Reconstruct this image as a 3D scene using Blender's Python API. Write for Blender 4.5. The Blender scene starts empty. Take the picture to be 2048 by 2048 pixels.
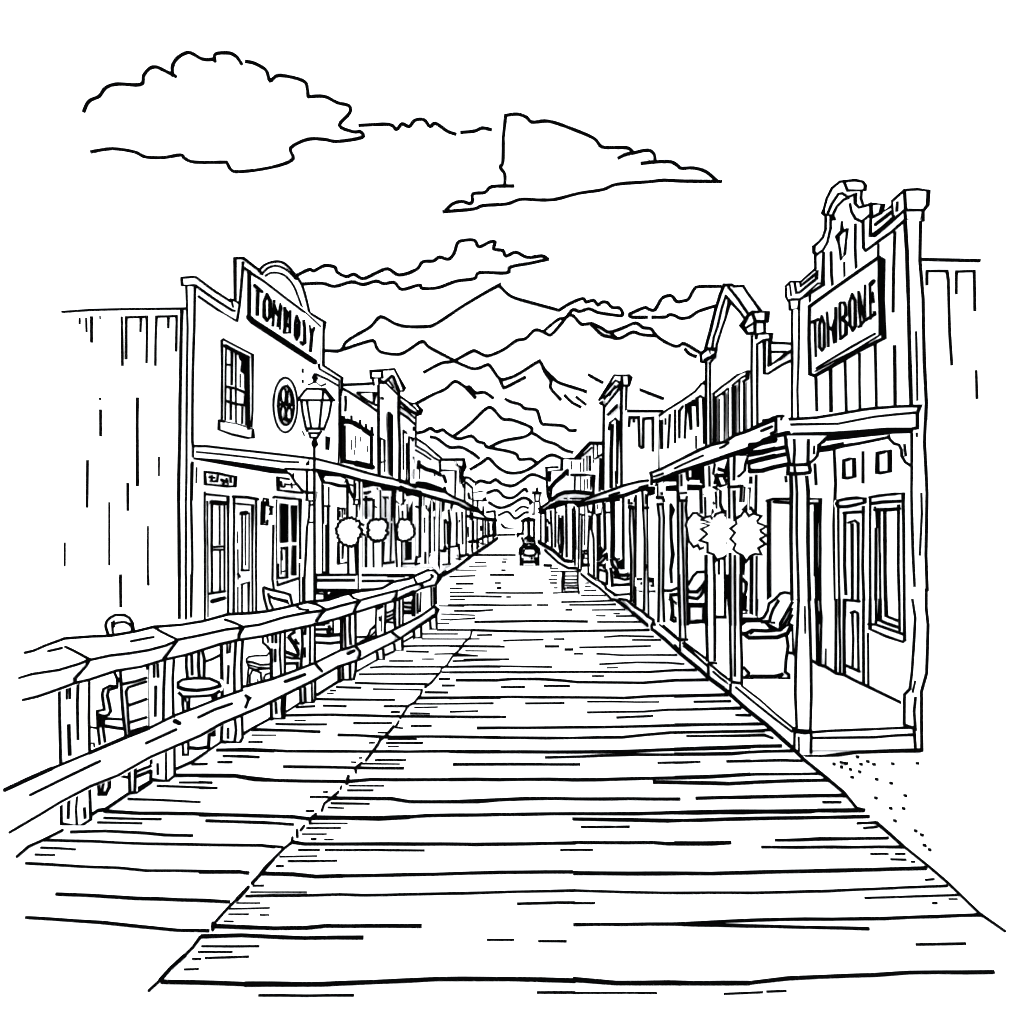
import bpy, math, random
from mathutils import Vector
random.seed(7)
SC = bpy.context.scene
COL = SC.collection
# ---------------------------------------------------------------- camera
F, CX, CY, H = 2000.0, 1039.0, 1044.0, 1.85      # measured on a 2048 px wide picture
cam = bpy.data.objects.new("camera", bpy.data.cameras.new("camera")); COL.objects.link(cam)
cam.location = (0, 0, H); cam.rotation_euler = (math.radians(90), 0, 0)
cam.data.sensor_width = 36; cam.data.lens = 36 * F / 2048
cam.data.shift_x = (1024 - CX) / 2048; cam.data.shift_y = (CY - 1024) / 2048
cam.data.clip_start = 0.05; cam.data.clip_end = 8000
SC.camera = cam
# ---------------------------------------------------------------- overcast white sky, soft sun
SUN_EL, SUN_AZ = math.radians(52), math.radians(200)
W = bpy.data.worlds.new("World"); SC.world = W; W.use_nodes = True
nt = W.node_tree; nt.nodes.clear()
sky = nt.nodes.new('ShaderNodeTexSky'); sky.sky_type = 'NISHITA'; sky.sun_disc = False
sky.sun_elevation = SUN_EL; sky.sun_rotation = SUN_AZ
bg1 = nt.nodes.new('ShaderNodeBackground'); bg1.inputs[1].default_value = 0.05
bg2 = nt.nodes.new('ShaderNodeBackground'); bg2.inputs[0].default_value = (1, 1, 1, 1); bg2.inputs[1].default_value = 1.0
add = nt.nodes.new('ShaderNodeAddShader'); out = nt.nodes.new('ShaderNodeOutputWorld')
nt.links.new(sky.outputs[0], bg1.inputs[0]); nt.links.new(bg1.outputs[0], add.inputs[0])
nt.links.new(bg2.outputs[0], add.inputs[1]); nt.links.new(add.outputs[0], out.inputs[0])
sun = bpy.data.objects.new("sun", bpy.data.lights.new("sun", 'SUN')); COL.objects.link(sun)
sun.data.energy = 1.5; sun.data.angle = math.radians(20); sun.data.color = (1, .98, .95)
sun.rotation_euler = (math.radians(38), 0, math.radians(12)); sun.location = (0, -5, 20)
vs = SC.view_settings; vs.view_transform = 'Standard'; vs.look = 'None'; vs.gamma = 1; vs.exposure = 1.9
SC.cycles.max_bounces = 8; SC.cycles.diffuse_bounces = 6
# ---------------------------------------------------------------- materials
def mat(name, a, b, scale, rough=.9):
    m = bpy.data.materials.new(name); m.use_nodes = True; n = m.node_tree; bs = n.nodes['Principled BSDF']
    tc = n.nodes.new('ShaderNodeTexCoord'); nz = n.nodes.new('ShaderNodeTexNoise'); nz.inputs['Scale'].default_value = scale
    rp = n.nodes.new('ShaderNodeValToRGB'); rp.color_ramp.elements[0].color = (*a, 1); rp.color_ramp.elements[1].color = (*b, 1)
    n.links.new(tc.outputs['Object'], nz.inputs['Vector']); n.links.new(nz.outputs['Fac'], rp.inputs[0])
    n.links.new(rp.outputs[0], bs.inputs['Base Color']); bs.inputs['Roughness'].default_value = rough
    bs.inputs['Specular IOR Level'].default_value = 0.0
    return m
WHITE = mat('white_paint', (.93, .93, .93), (.97, .97, .97), 3)
INK = mat('black_ink', (0, 0, 0), (.0008, .0008, .0008), 9)
MATS = [WHITE, INK]
# ---------------------------------------------------------------- tracing frames: (x0, y0, scale)
K = 1 / 1932
SYS = {'P': (0, 0, 1), 'F0': (0, 0, 2048*K), 'A': (0, 500, 500*K), 'B': (350, 500, 500*K), 'C': (0, 1150, 500*K), 'D': (350, 900, 500*K),
       'E': (1550, 340, 500*K), 'F': (1500, 800, 400*K), 'G': (1350, 1150, 550*K), 'H': (1150, 850, 400*K), 'S1': (100, 50, 1000*K),
       'S2': (850, 200, 700*K), 'M1': (650, 550, 500*K), 'M2': (950, 550, 500*K), 'N1': (650, 720, 300*K), 'N2': (800, 860, 400*K),
       'N3': (1350, 550, 300*K), 'N4': (600, 900, 300*K), 'Q1': (0, 1500, 548*K), 'Q2': (400, 1200, 600*K), 'Q3': (900, 1100, 600*K),
       'Q4': (250, 1600, 900*K), 'Q5': (1148, 1600, 900*K)}
def P(sys, s):
    x0, y0, k = SYS[sys]; v = [float(t) for t in s.split()]
    return [(x0 + v[i]*k, y0 + v[i+1]*k) for i in range(0, len(v), 2)]
CAM = Vector((0, 0, H))
def ray(px, py): return Vector(((px-CX)/F, 1.0, (CY-py)/F))
class S:                                     # a real plane in the street that the strokes lie on
    def __init__(s, p, n): s.p = Vector(p); s.n = Vector(n).normalized()
    def hit(s, px, py):
        d = ray(px, py); dn = d.dot(s.n)
        t = (s.p-CAM).dot(s.n)/dn
        return CAM + d*t
def FX(x): return S((x, 0, 0), (-1 if x > 0 else 1, 0, 0))
def FY(y): return S((0, y, 0), (0, -1, 0))
def FZ(z): return S((0, 0, z), (0, 0, 1))
def V2(a, b): d = Vector((b[0]-a[0], b[1]-a[1], 0)); return S((a[0], a[1], 0), (d.y, -d.x, 0))
KW = 1.0; WADD = .9
def smooth(pts):
    if len(pts) < 3: return pts
    o = []
    for i in range(len(pts)-1):
        p0 = pts[max(i-1, 0)]; p1 = pts[i]; p2 = pts[i+1]; p3 = pts[min(i+2, len(pts)-1)]
        for k in range(4):
            t = k/4
            o.append(tuple(.5*(2*p1[j]+(p2[j]-p0[j])*t+(2*p0[j]-5*p1[j]+4*p2[j]-p3[j])*t*t+(3*p1[j]-p0[j]-3*p2[j]+p3[j])*t**3) for j in (0, 1)))
    o.append(pts[-1]); return o
class MB:
    def __init__(s): s.v = []; s.f = []; s.m = []
    def add(s, vs_, fs, m):
        o = len(s.v); s.v += [Vector(v) for v in vs_]
        for f in fs: s.f.append([o+i for i in f]); s.m.append(m)
        return s
    def tube(s, pts, rad, n=6, m=1):
        k = len(pts)
        if k < 2: return s
        tg = [(pts[i+1]-pts[i]).normalized() for i in range(k-1)]
        rings = []
        for i in range(k):
            a = tg[max(i-1, 0)]; b = tg[min(i, k-2)]; t = (a+b)
            t = t.normalized() if t.length > .05 else a
            c = max(.55, math.sqrt(max(0, (1+a.dot(b))/2)))
            v = (pts[i]-CAM).normalized(); n1 = t.cross(v)
            if n1.length < 1e-4: n1 = t.orthogonal()
            n1.normalize(); n2 = n1.cross(t).normalized(); p = pts[i]
            if i == 0: p = p - t*rad[i]*.5
            if i == k-1: p = p + t*rad[i]*.5
            rings.append([p + (n1*math.cos(q*2*math.pi/n)/c + n2*math.sin(q*2*math.pi/n))*rad[i] for q in range(n)])
        vs_ = [q for r in rings for q in r]; fs = []
        for i in range(k-1):
            for q in range(n): fs.append([i*n+q, i*n+(q+1) % n, (i+1)*n+(q+1) % n, (i+1)*n+q])
        fs.append(list(range(n))[::-1]); fs.append([(k-1)*n+q for q in range(n)])
        return s.add(vs_, fs, m)
    def inkp(s, surf, pts, w=5, jit=.5):
        q = [pts[0]]
        for a, b in zip(pts, pts[1:]):
            L = math.hypot(b[0]-a[0], b[1]-a[1]); n = max(1, int(L/45))
            for i in range(1, n+1):
                t = i/n; j = jit if i < n else 0
                q.append((a[0]+(b[0]-a[0])*t+random.uniform(-j, j), a[1]+(b[1]-a[1])*t+random.uniform(-j, j)))
        P3 = []; R = []
        for (x, y) in q:
            h = surf.hit(x, y); d = h-CAM; ww = (w*1.08+(1.7 if d.y > 200 else 1.5 if d.y < 12 else .8 if d.y < 30 else .5))*random.uniform(.93, 1.07)
            r = ww/2*d.y/F
            cosn = max(abs(d.normalized().dot(surf.n)), .02)
            off = min(r*1.03/cosn, d.length*.3)
            k = 1-off/d.length
            P3.append(CAM+d*k); R.append(r*k)
        return s.tube(P3, R)
    def ink(s, surf, sys, data, w=5, sm=False):
        for seg in data.replace('\n', ' ').split(';'):
            seg = seg.strip()
            if not seg: continue
            ww = w
            if '/' in seg: seg, q = seg.split('/'); ww = float(q)
            p = P(sys, seg)
            if sys == 'G' and p[0][1] == 1150 and p[0][0] > 1490: p[0] = (p[0][0], 1199)
            s.inkp(surf, smooth(p) if sm else p, ww)
        return s
    def blkp(s, surf, pts):
        P3 = []
        for (x, y) in pts:
            h = surf.hit(x, y); d = h-CAM; cosn = max(abs(d.normalized().dot(surf.n)), .03)
            P3.append(CAM+d*(1-min(.5*d.y/F/cosn, d.length*.3)/d.length))
        return s.prism(P3, (P3[0]-CAM).normalized()*.004*P3[0].y/5, 1)
    def blk(s, surf, sys, data):
        for seg in data.split(';'):
            if seg.strip(): s.blkp(surf, P(sys, seg))
        return s
    def prism(s, pts, ext, m=0):
        n = len(pts); ext = Vector(ext)
        vs_ = list(pts)+[p+ext for p in pts]
        fs = [list(range(n)), [2*n-1-i for i in range(n)]]
        for i in range(n): j = (i+1) % n; fs.append([i, i+n, j+n, j])
        return s.add(vs_, fs, m)
    def fill(s, surf, pts, depth=.1, m=0):
        P3 = [surf.hit(x, y) for x, y in pts]
        nn = surf.n.copy()
        if nn.dot(P3[0]-CAM) < 0: nn = -nn
        return s.prism(P3, nn*depth, m)
    def quadstrip(s, A, B, th=(0, 0, -.04), m=0):
        th = Vector(th); n = len(A)
        for i in range(n-1):
            s.prism([A[i], A[i+1], B[i+1], B[i]], th, m)
        return s
    def box(s, lo, hi, m=0):
        x0, y0, z0 = lo; x1, y1, z1 = hi
        return s.add([(x0, y0, z0), (x1, y0, z0), (x1, y1, z0), (x0, y1, z0), (x0, y0, z1), (x1, y0, z1), (x1, y1, z1), (x0, y1, z1)],
                     [[0, 3, 2, 1], [4, 5, 6, 7], [0, 1, 5, 4], [1, 2, 6, 5], [2, 3, 7, 6], [3, 0, 4, 7]], m)
    def obj(s, name, parent=None, kind=None, label=None):
        me = bpy.data.meshes.new(name)
        o0 = Vector(parent['origin_']) if parent is not None else Vector((0, 0, 0))
        me.from_pydata([tuple(v-o0) for v in s.v], [], s.f)
        for m in MATS: me.materials.append(m)
        me.polygons.foreach_set('material_index', s.m); me.update()
        o = bpy.data.objects.new(name, me); COL.objects.link(o)
        if parent is not None:
            o.parent = parent; o['origin_'] = tuple(o0)
        else: o['origin_'] = (0, 0, 0)
        if kind: o['kind'] = kind
        if label: o['label'] = label
        return o
def T(name, label, cat, loc=(0, 0, 0), group=None):
    o = bpy.data.objects.new(name, None); COL.objects.link(o); o.location = loc; o['origin_'] = tuple(loc)
    o.empty_display_size = .1; o['label'] = label; o['category'] = cat
    if group: o['group'] = group
    return o
def rev(a): return list(reversed(a))
GR = FZ(0.0)
# ================================================================ SETTING
g = MB(); g.box((-3000, -20, -.5), (3000, 4000, -.03)); g.obj('ground', kind='structure')
# ---- mountains: each range is a leaning front slope with a crest and a back slope
def mountain(d0, crest, creases=(), w=5.5, k=.6, sm=True):
    surf = S((0, d0, 0), Vector((0, -1, k)))
    c = smooth(crest) if sm else crest
    m = MB(); C3 = [surf.hit(x, y) for x, y in c]
    A = [Vector((p.x, d0, 0)) for p in C3]; B = [Vector((p.x, p.y+p.z*1.3, 0)) for p in C3]
    n = len(C3); vs_ = A+C3+B; fs = []
    for i in range(n-1):
        fs.append([i, i+1, n+i+1, n+i]); fs.append([n+i, n+i+1, 2*n+i+1, 2*n+i]); fs.append([i+1, i, 2*n+i, 2*n+i+1])
    fs.append([0, n, 2*n]); fs.append([n-1, 3*n-1, 2*n-1])
    m.add(vs_, fs, 0)
    m.inkp(surf, c, w, 0)
    for sy, dd in creases: m.ink(surf, sy, dd, w, sm)
    m.obj('mountain', kind='structure')
mountain(900, P('M1', '-200 583 0 583 115 583 160 520 230 470 350 400 430 322 540 375 630 397 780 397 860 375 1080 230 1325 88 1355 90 1440 165 1600 215 1800 270 1890 305'))
mountain(830, P('M1', '115 583 330 512 380 512 400 560 440 597 570 612 650 575 750 512 810 560 990 655'))
mountain(760, P('M1', '765 750 900 680 990 665 1120 595 1160 585 1220 615 1270 622 1380 575 1480 505 1550 490 1620 425 1690 440 1730 462 1760 450 1830 370') +
         P('M2', '715 315 760 315 820 378 880 375 920 380 980 410 1040 440 1150 405 1240 370 1300 405 1360 415 1400 465 1460 510 1540 548 1580 545 1620 530 1740 600'),
         [('M2', '530 435 640 345 700 330 725 300;905 390 980 460 1050 480 1100 490 1140 480 1220 440 1290 460 1400 470;1040 440 1100 490;1625 575 1660 610 1710 630')])
mountain(700, P('M1', '1000 665 1130 720 1190 718 1240 697 1275 700 1350 800 1420 795 1500 760 1640 672 1665 670 1700 730') + P('M2', '600 790 660 835 860 900 935 948'),
         [('M1', '1350 800 1375 860 1400 865 1545 790;1675 690 1700 750 1745 820 1745 875 1820 960')])
mountain(655, P('M2', '878 770 930 800 985 830'))
mountain(650, P('M2', '1215 862 1300 895 1455 955'))
mountain(640, P('M1', '700 995 830 925 930 880 1005 820 1085 865 1120 865 1165 910 1230 905 1300 950'), [('M1', '1090 870 1160 945')])
mountain(620, P('M2', '235 958 280 980 350 1000 385 1030 470 1040 490 1070 515 1145 560 1155 680 1165 730 1200 780 1200'),
         [('M2', '695 932 750 985 815 1020;785 945 855 1000')])
mountain(560, P('M1', '1000 1240 1120 1150 1240 1035 1295 1030 1370 1110 1450 1120 1590 1175 1600 1215 1640 1240 1700 1280 1780 1305 1850 1350 1915 1370'),
         [('M1', '1600 1210 1540 1250 1380 1280 1280 1325')])
mountain(520, P('M1', '700 1222 760 1210 815 1183 860 1210 910 1195 950 1225 1030 1265 1130 1243 1180 1285 1230 1300 1260 1330 1410 1360 1480 1385 1505 1425 1590 1420 1635 1450'),
         [('M1', '815 1250 870 1265 960 1330 1050 1330 1130 1370 1190 1415')])
mountain(460, P('M1', '1125 1500 1210 1450 1265 1415 1330 1480 1410 1525 1510 1525 1600 1485 1700 1410 1760 1390 1835 1420'))
mountain(420, P('M1', '1150 1620 1200 1590 1270 1605 1320 1580 1370 1615 1450 1628 1520 1590 1600 1540 1700 1575'))
mountain(380, P('N2', '705 620 780 600 830 610 935 580 1010 645 1100 648 1200 570 1230 595'), w=5)
mountain(340, P('N2', '860 700 960 750 1060 725 1190 655 1270 690 1255 710'), w=5)
mountain(300, P('N2', '950 825 1020 790 1060 800 1115 855 1200 800 1240 795'), [('N2', '1115 785 1180 740 1240 755')], w=4)
mountain(260, P('N2', '980 910 1010 940 1060 955 1130 965 1200 970'), w=4)
# ---- clouds
def cloud(label, outline, strokes, d, sysn):
    t = T('cloud', label, 'cloud', tuple(FY(d).hit(*outline[0])), 'clouds drifting in the white sky')
    surf = FY(d); m = MB(); n = len(outline)
    c2 = (sum(p[0] for p in outline)/n, sum(p[1] for p in outline)/n)
    m.prism([surf.hit(*p) for p in outline], (0, 25, 0))
    for x, y in outline[::3]:
        c = surf.hit(c2[0]+(x-c2[0])*.5, c2[1]+(y-c2[1])*.5); r = .22*min(abs(y-c2[1]), 60)*d/F; vs_ = []; fs = []
        for q in range(7):
            for e in range(10): a = math.pi*q/6; b_ = math.pi*e/5; vs_.append(c+Vector((math.sin(a)*math.cos(b_)*r*1.6, math.sin(a)*math.sin(b_)*r*.5, math.cos(a)*r)))
        for q in range(6):
            for e in range(10): fs.append([q*10+e, q*10+(e+1) % 10, (q+1)*10+(e+1) % 10, (q+1)*10+e])
        m.add(vs_, fs, 0)
    for sy in strokes: m.ink(FY(d-4), sysn, sy, 6, True)
    m.obj('cloud_body', t)
c1 = ['130 335 150 295 190 275 215 243 260 228 350 230 362 195 385 168 410 162 440 175 485 198',
      '475 195 473 160 490 130 520 110 545 108 590 132 637 132', '637 140 640 112 690 108 720 122 740 150',
      '757 141 790 148 835 175 850 215 880 195 940 203 985 220 995 250 997 277', '997 277 1060 276 1110 300 1155 312 1158 340 1118 388 1170 412 1200 412 1205 435 1110 450 1060 442 995 442 930 475 940 515 900 538 820 557 730 567 700 560 683 530', '683 530 560 530 520 515 505 502 440 512 370 510 325 490 240 478 160 490']
cloud('largest puffy cloud, high at the left of the sky', P('S1', ' '.join(c1).replace(' 485 198 ', ' ').replace(' 637 140 640', ' 640').replace(' 997 277 997 277', ' 997 277').replace(' 683 530 683 530', ' 683 530')), c1, 1500, 'S1')
c2_ = ['1195 388 1310 384 1338 404 1360 382 1388 392 1410 368 1445 366 1468 392 1490 380 1535 410 1568 422', '1588 415 1640 410 1670 398 1705 405']
cloud('thin wispy cloud between the two biggest clouds', P('S1', c2_[0]+' '+c2_[1]+' 1600 424 1400 420 1250 400'), c2_, 1500, 'S1')
c3 = ['440 472 440 410 415 370 430 340 432 210', '432 210 445 85', '445 85 510 78 560 95 590 122 660 116 715 125 800 155 930 210 975 258 1050 262 1120 265 1150 290',
      '1068 320 1110 300 1150 292 1230 277 1265 300 1270 345', '1195 350 1270 342 1350 340 1390 358 1415 377 1480 375 1550 395 1610 445',
      '1635 450 1430 448 1320 443 1230 452 1060 465 980 495 850 515 720 548 630 552 530 548 450 574 320 583 265 603 100 617', '110 615 150 575 200 560 245 572', '245 572 262 560 265 518 330 510 370 478 490 474']
cloud('wedge-shaped cloud with a steep left side', P('S2', c3[7]+' '+c3[0]+' '+c3[1]+' '+c3[2]+' 1230 277 1270 345 '+c3[4]+' '+c3[5]), c3, 1500, 'S2')
c4 = ['945 972 1000 945 1020 950 1060 930 1100 935 1110 955 1145 972 1175 963 1210 980 1260 958 1305 942 1350 966 1415 945 1440 915 1480 912 1505 897 1540 905 1562 880 1575 842 1600 832 1640 832 1658 857 1700 838 1720 840 1715 865 1750 872 1762 893 1800 878 1845 898 1900 892 1925 905',
      '1925 905 1860 920 1780 935 1765 958 1660 957 1640 980 1570 990 1500 1015 1440 1018 1425 1005 1360 1022 1330 995 1290 1000 1260 990 1210 1003 1165 993 1100 1010 1050 998 965 1002']
cloud('long low cloud just above the highest peak', P('S1', c4[0]+' '+c4[1]), c4, 1450, 'S1')
c5 = ['650 272 730 222 830 182 860 208 915 195 950 230 980 210 1020 212 1060 250 1115 255 1140 290 1130 315 1040 305 950 290 880 262 810 282 760 268 725 300']
cloud('small cloud resting on the right slope of the highest peak', P('M2', c5[0]), c5, 1000, 'M2')
c6 = ['1330 327 1215 327 1195 305 1220 290 1310 252 1345 265 1390 268 1440 185 1490 160 1525 165 1560 205 1610 200 1650 185 1690 115 1730 90 1895 88', '1370 327 1470 325 1500 308 1540 312 1590 335 1660 325 1730 280 1880 232']
cloud('cloud partly hidden behind the peaked gable on the right', P('M2', c6[0]+' 1880 232 1730 280 1660 325 1590 335 1540 312 1500 308 1470 325'), c6, 1450, 'M2')
# ---- boardwalk
bw = MB()
edge = [(2.0, 0.5), (2.25, 2.5), (2.25, 8), (2.25, 40), (2.2, 120), (-2.2, 120), (-2.2, 30), (-1.5, 17.5), (-2.2, 10), (-2.8, 6), (-3.4, 4.5), (-4.2, .5)]
bw.prism([Vector((x, y, -.002)) for x, y in edge], (0, 0, -.025))
bw.ink(GR, 'Q1', '''185 798 330 805 600 822 840 830 1040 850 1250 850 1690 855 1750 870/5;400 1015 650 1025 960 1045 1450 1060 1615 1070/6;185 1180 350 1190 720 1215 950 1240 1250 1270 1470 1273/6;
320 635 650 642 1030 660 1500 668 1850 672 1930 682;290 688 420 692 530 700/4;250 737 385 740/4;500 577 740 570 1030 585 1160 598 1355 603;735 478 980 485 1135 487/4;690 510 1000 516/4;
740 430 980 445 1370 448 1750 460 1930 468/6;1455 500 1700 508 1930 516/4;905 345 1150 352 1410 367/4;1240 178 1650 178 1760 195 1930 212/6;1265 228 1490 228/4;1110 252 1400 262 1530 267/4;
1355 100 1455 98/4;1540 85 1635 85/4;1575 42 1720 42 1825 48/4;1530 0 1930 6/5;1050 1695 1130 1620/5;1130 1620 1200 1540 1300 1450/7;1300 1450 1360 1390 1410 1320/6;1500 1265 1500 1220/6;
1520 1210 1600 1120 1680 1040 1750 970/5;1780 940 1850 860 1930 770/5;120 750 200 680 300 635 440 565/5;640 460 690 425 740 420 900 310 1060 220/5''')
bw.ink(GR, 'C', '1355 1500 1490 1440 1620 1350 1710 1290/5;1050 1680 1170 1600/5')
bw.ink(GR, 'Q4', '''330 585 500 580 660 588 770 592 1020 590/7;375 540 500 545 640 550 780 548 860 540 1270 540/7;330 627 575 627/4;315 652 460 652/4;345 678 530 672/4;290 682 325 682/4;255 727 315 725/4;
160 780 400 785 520 790/8;520 790 850 790/9;850 790 960 785 1200 775 1340 768 1650 768 1930 775/8;575 838 780 840 980 838/5;1770 826 1930 826/5;1555 600 1670 600/4;1775 605 1895 606/4;
520 412 740 410 920 405 1020 408 1440 400 1750 392 1930 388/5;540 395 600 395 780 395/3;480 442 580 442/3;450 467 620 463/3;445 490 530 490/3;580 493 617 493/3;425 520 465 521/3;
590 315 720 318 820 328 930 325/7;930 325 1330 318 1600 310 1920 308/6;550 368 595 367/4;720 180 770 188 1000 188 1370 188 1500 190 1930 184/6;745 214 835 214/4;860 214 1285 216/4;665 243 825 240/3;
700 262 910 260/4;650 283 680 283/4;805 75 1090 78 1220 72/8;1220 72 1300 66 1930 58/6;790 100 955 100/3;780 120 925 120/4;760 146 865 146/3;800 167 820 167/4;855 169 895 169/3;
1685 445 1860 440 1930 440/5;1870 214 1930 214/4''')
bw.ink(GR, 'Q5', '''0 58 260 58 600 48 1050 45 1245 45/6;0 82 140 85 400 90 700 80 1000 76 1265 70/5;30 115 235 115/4;0 182 340 182 400 187 590 187 670 182/6;0 214 80 214/4;865 172 1060 163 1345 163/4;
808 202 960 204 1400 201/4;1275 231 1348 231/4;1380 231 1420 231/4;1360 254 1425 256/4;0 313 250 315 590 315 1000 305 1390 295 1510 292/7;1510 343 1545 339/4;0 388 380 398 770 398 1100 390 1420 375 1600 368/5;
1250 420 1500 412 1660 407/4;0 442 90 442/4;0 534 430 532 650 520 880 512 1340 508 1660 495 1750 493/6;440 532 650 538 950 545 1265 552/6;1470 620 1680 616/5;0 770 180 785 750 785/8.5;
750 785 920 765 1300 750 1440 740 1800 738/7;0 828 355 828/4;645 832 810 825/4;828 822 910 819/4;1220 98 1300 98/4;1245 120 1300 115/4;1295 95 1400 185 1530 290 1600 350 1740 485 1850 562/5;1450 265 1462 265/4;1610 425 1645 425/3;1540 442 1558 442/4''')
bw.ink(GR, 'Q2', '''0 1130 230 1132 350 1155 670 1165 950 1168 1100 1155 1930 1155/6;110 965 310 960 560 972 1060 975 1930 973/5;150 1003 380 1012/4;115 1043 205 1042/4;0 1055 45 1055/4;540 1072 830 1075 1000 1080 1310 1082/5;
0 1170 75 1177/4;0 1210 110 1210/4;335 833 600 840 770 848/5;335 870 490 870/2.5;315 914 400 914/4;490 798 815 800/4;610 776 680 776/2.5;550 742 850 738 1240 748 1930 752/5;750 637 930 640 1255 643/4;
795 680 940 683/4;620 690 740 683/4;1185 683 1345 683/4;1230 720 1285 720/4;990 792 1235 792/4;890 868 1010 870 1200 882 1440 878 1930 882/5;1210 897 1395 897/2.5;1200 920 1435 920/4;1210 943 1280 943/2.5;
1130 1030 1325 1030/4;1030 1053 1285 1056/3;1630 1060 1890 1058/4;880 560 1035 565/4;840 583 875 583/3;820 602 860 602/2.5;1000 533 1180 538 1460 541/4;1025 478 1530 475/4;1100 435 1180 428 1930 430/4;
1220 392 1370 392/4;1330 330 1470 333/4;1430 380 1505 380/3;1310 298 1400 295 1930 297/4;1430 218 1660 218/3;1430 250 1800 250/3;1530 192 1770 193 1930 200/4;1530 150 1605 150/3;1550 127 1770 120/3;
1555 90 1760 97/3;1635 70 1885 65/3;1540 37 1700 40/3;1600 30 1930 35/3;1510 348 1640 345 1785 358/3;1630 393 1930 383/4;1560 465 1930 465/4;1540 508 1610 508/4;1650 516 1930 516/4;1450 593 1595 595/4;
1405 630 1930 628/5;1370 668 1890 665/3;1380 692 1530 689/3;1355 728 1480 730/3;1610 720 1785 714/3;1360 811 1490 811/4;1785 823 1930 820/4;1560 550 1640 550/4;960 1195 1185 1196/3;950 1225 1115 1225/4;
845 1308 1090 1312/4;825 1335 925 1340/3;830 1275 1230 1278 1350 1298 1790 1298 1930 1285/6;710 1268 820 1268/4;795 1236 822 1236/4;683 1358 733 1358/4;
0 1383 310 1385 600 1395 700 1408/6;40 1420 400 1430 600 1445/5;0 1575 400 1580 530 1590/5;0 1750 250 1750 310 1757/6;1115 573 1430 577/3;
1750 200 1740 240 1700 275 1680 310 1640 350 1620 370 1590 420 1555 440 1550 460 1490 530 1450 560/4;1430 580 1420 610 1380 660 1340 680 1310 730 1290 760/4;1280 780 1260 815/4;1260 820 1305 825/3;
1245 815 1200 870 1160 900 1145 930 1100 990 1070 1030/5;1040 1050 1000 1080 1005 1110/5;955 1135 945 1180/6;910 1200 905 1215/4;890 1235 840 1280 800 1310 785 1355/5;745 1380 705 1410 710 1435/5;
670 1455 650 1480/5;625 1480 627 1525/5;595 1530 590 1560 540 1600 480 1660 420 1720 380 1770 335 1820/5;310 1850 240 1925/7;975 1043 1003 1045/3;1025 1017 1042 1015/3;1090 920 1125 918/3;1145 853 1210 853/3;
280 860 330 830 450 765/5;555 720 640 665/4;755 610 890 525/5;1010 460 1130 390/4;1190 355 1250 330/4;1310 270 1370 235/4''')
bw.ink(GR, 'Q3', '''150 515 570 525 910 520 1280 515/5;175 548 270 546/4;345 583 600 576/4;670 573 735 573/4;613 620 700 620/5;740 640 790 640/5;800 668 855 668/4;835 627 1110 622 1290 618/4;
945 668 1000 670 1110 677 1460 676/4;965 735 1200 723 1400 725 1505 734/4;1010 758 1080 757/3;0 750 240 747 655 753/4;0 787 1280 785 1450 773 1585 772/5;915 811 990 811/4;40 837 300 838 400 830 580 830 730 840 820 850 1240 855 1450 838 1660 835/5;
0 620 350 622/4;100 648 240 650/3;90 705 380 703/4;30 682 180 682/3;330 882 480 882/4;605 875 770 875/4;0 952 400 945 1120 952 1300 940 1780 932/5;0 988 280 985/3;485 987 735 985/4;885 976 1345 978/3;1570 975 1805 972/3;0 1040 180 1037/3;
885 1045 1250 1040 1400 1028 1870 1020/4;1075 1078 1305 1068/4;1840 1062 1910 1062/4;0 1075 360 1075/4;175 1145 620 1143 1120 1137 1400 1130 1930 1120/5;1930 1120 2180 1118/4;
0 1203 620 1210 1110 1205 1250 1190 1420 1175 1930 1165/5;1930 1165 2180 1150/4;1525 1198 1930 1197/4;0 1297 640 1300 1160 1295 1560 1280 1930 1268/6;615 1335 840 1330 1180 1318 1820 1313 1930 1300/5;25 1380 450 1378 835 1380/5;
1340 1370 1605 1364/4;1785 1358 1930 1355/4;0 1475 960 1478 1360 1468 1660 1460 1930 1443/6;1310 1495 1670 1497 1800 1503 1930 1497/6;0 1620 300 1608 500 1600 1480 1603/6;1585 1598 1930 1593/5;
790 1730 1000 1732 1600 1742 1930 1732/5;845 1783 1155 1780/4;
45 33 420 33/4;160 80 230 80/3;125 105 235 103/3;40 130 170 130/3;0 172 160 165/4;260 160 410 160/5;335 77 360 77/4;340 58 370 58/3;40 217 150 217/4;290 212 325 212/4;305 244 328 244/5;0 247 80 247/3;0 273 155 273/3;
230 275 600 276/4;0 298 330 300/4;365 302 390 302/4;0 320 95 318/3;30 354 525 354/4;560 354 630 354/4;30 392 180 392 275 385/4;0 412 160 420/3;0 450 160 437/3;160 463 570 456 885 460/5;950 463 1225 463/4;
665 278 710 275/3;845 293 1000 293/3;720 335 930 330 1050 325/4;770 353 1065 350/4;745 385 785 385/4;915 386 1125 384/3;940 423 1000 423/3;1055 410 1090 408/3;1070 426 1190 424/4;995 560 1100 552 1310 557/4;
1175 579 1355 579/4;610 98 650 100/6;645 118 695 118/3;650 138 700 138/3;650 163 690 163/3;635 190 690 190/3;645 212 685 212/4;670 243 690 243/3;870 213 890 213/2.5;870 235 905 235/2.5;865 260 940 260/3;335 130 355 130/4''')
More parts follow.
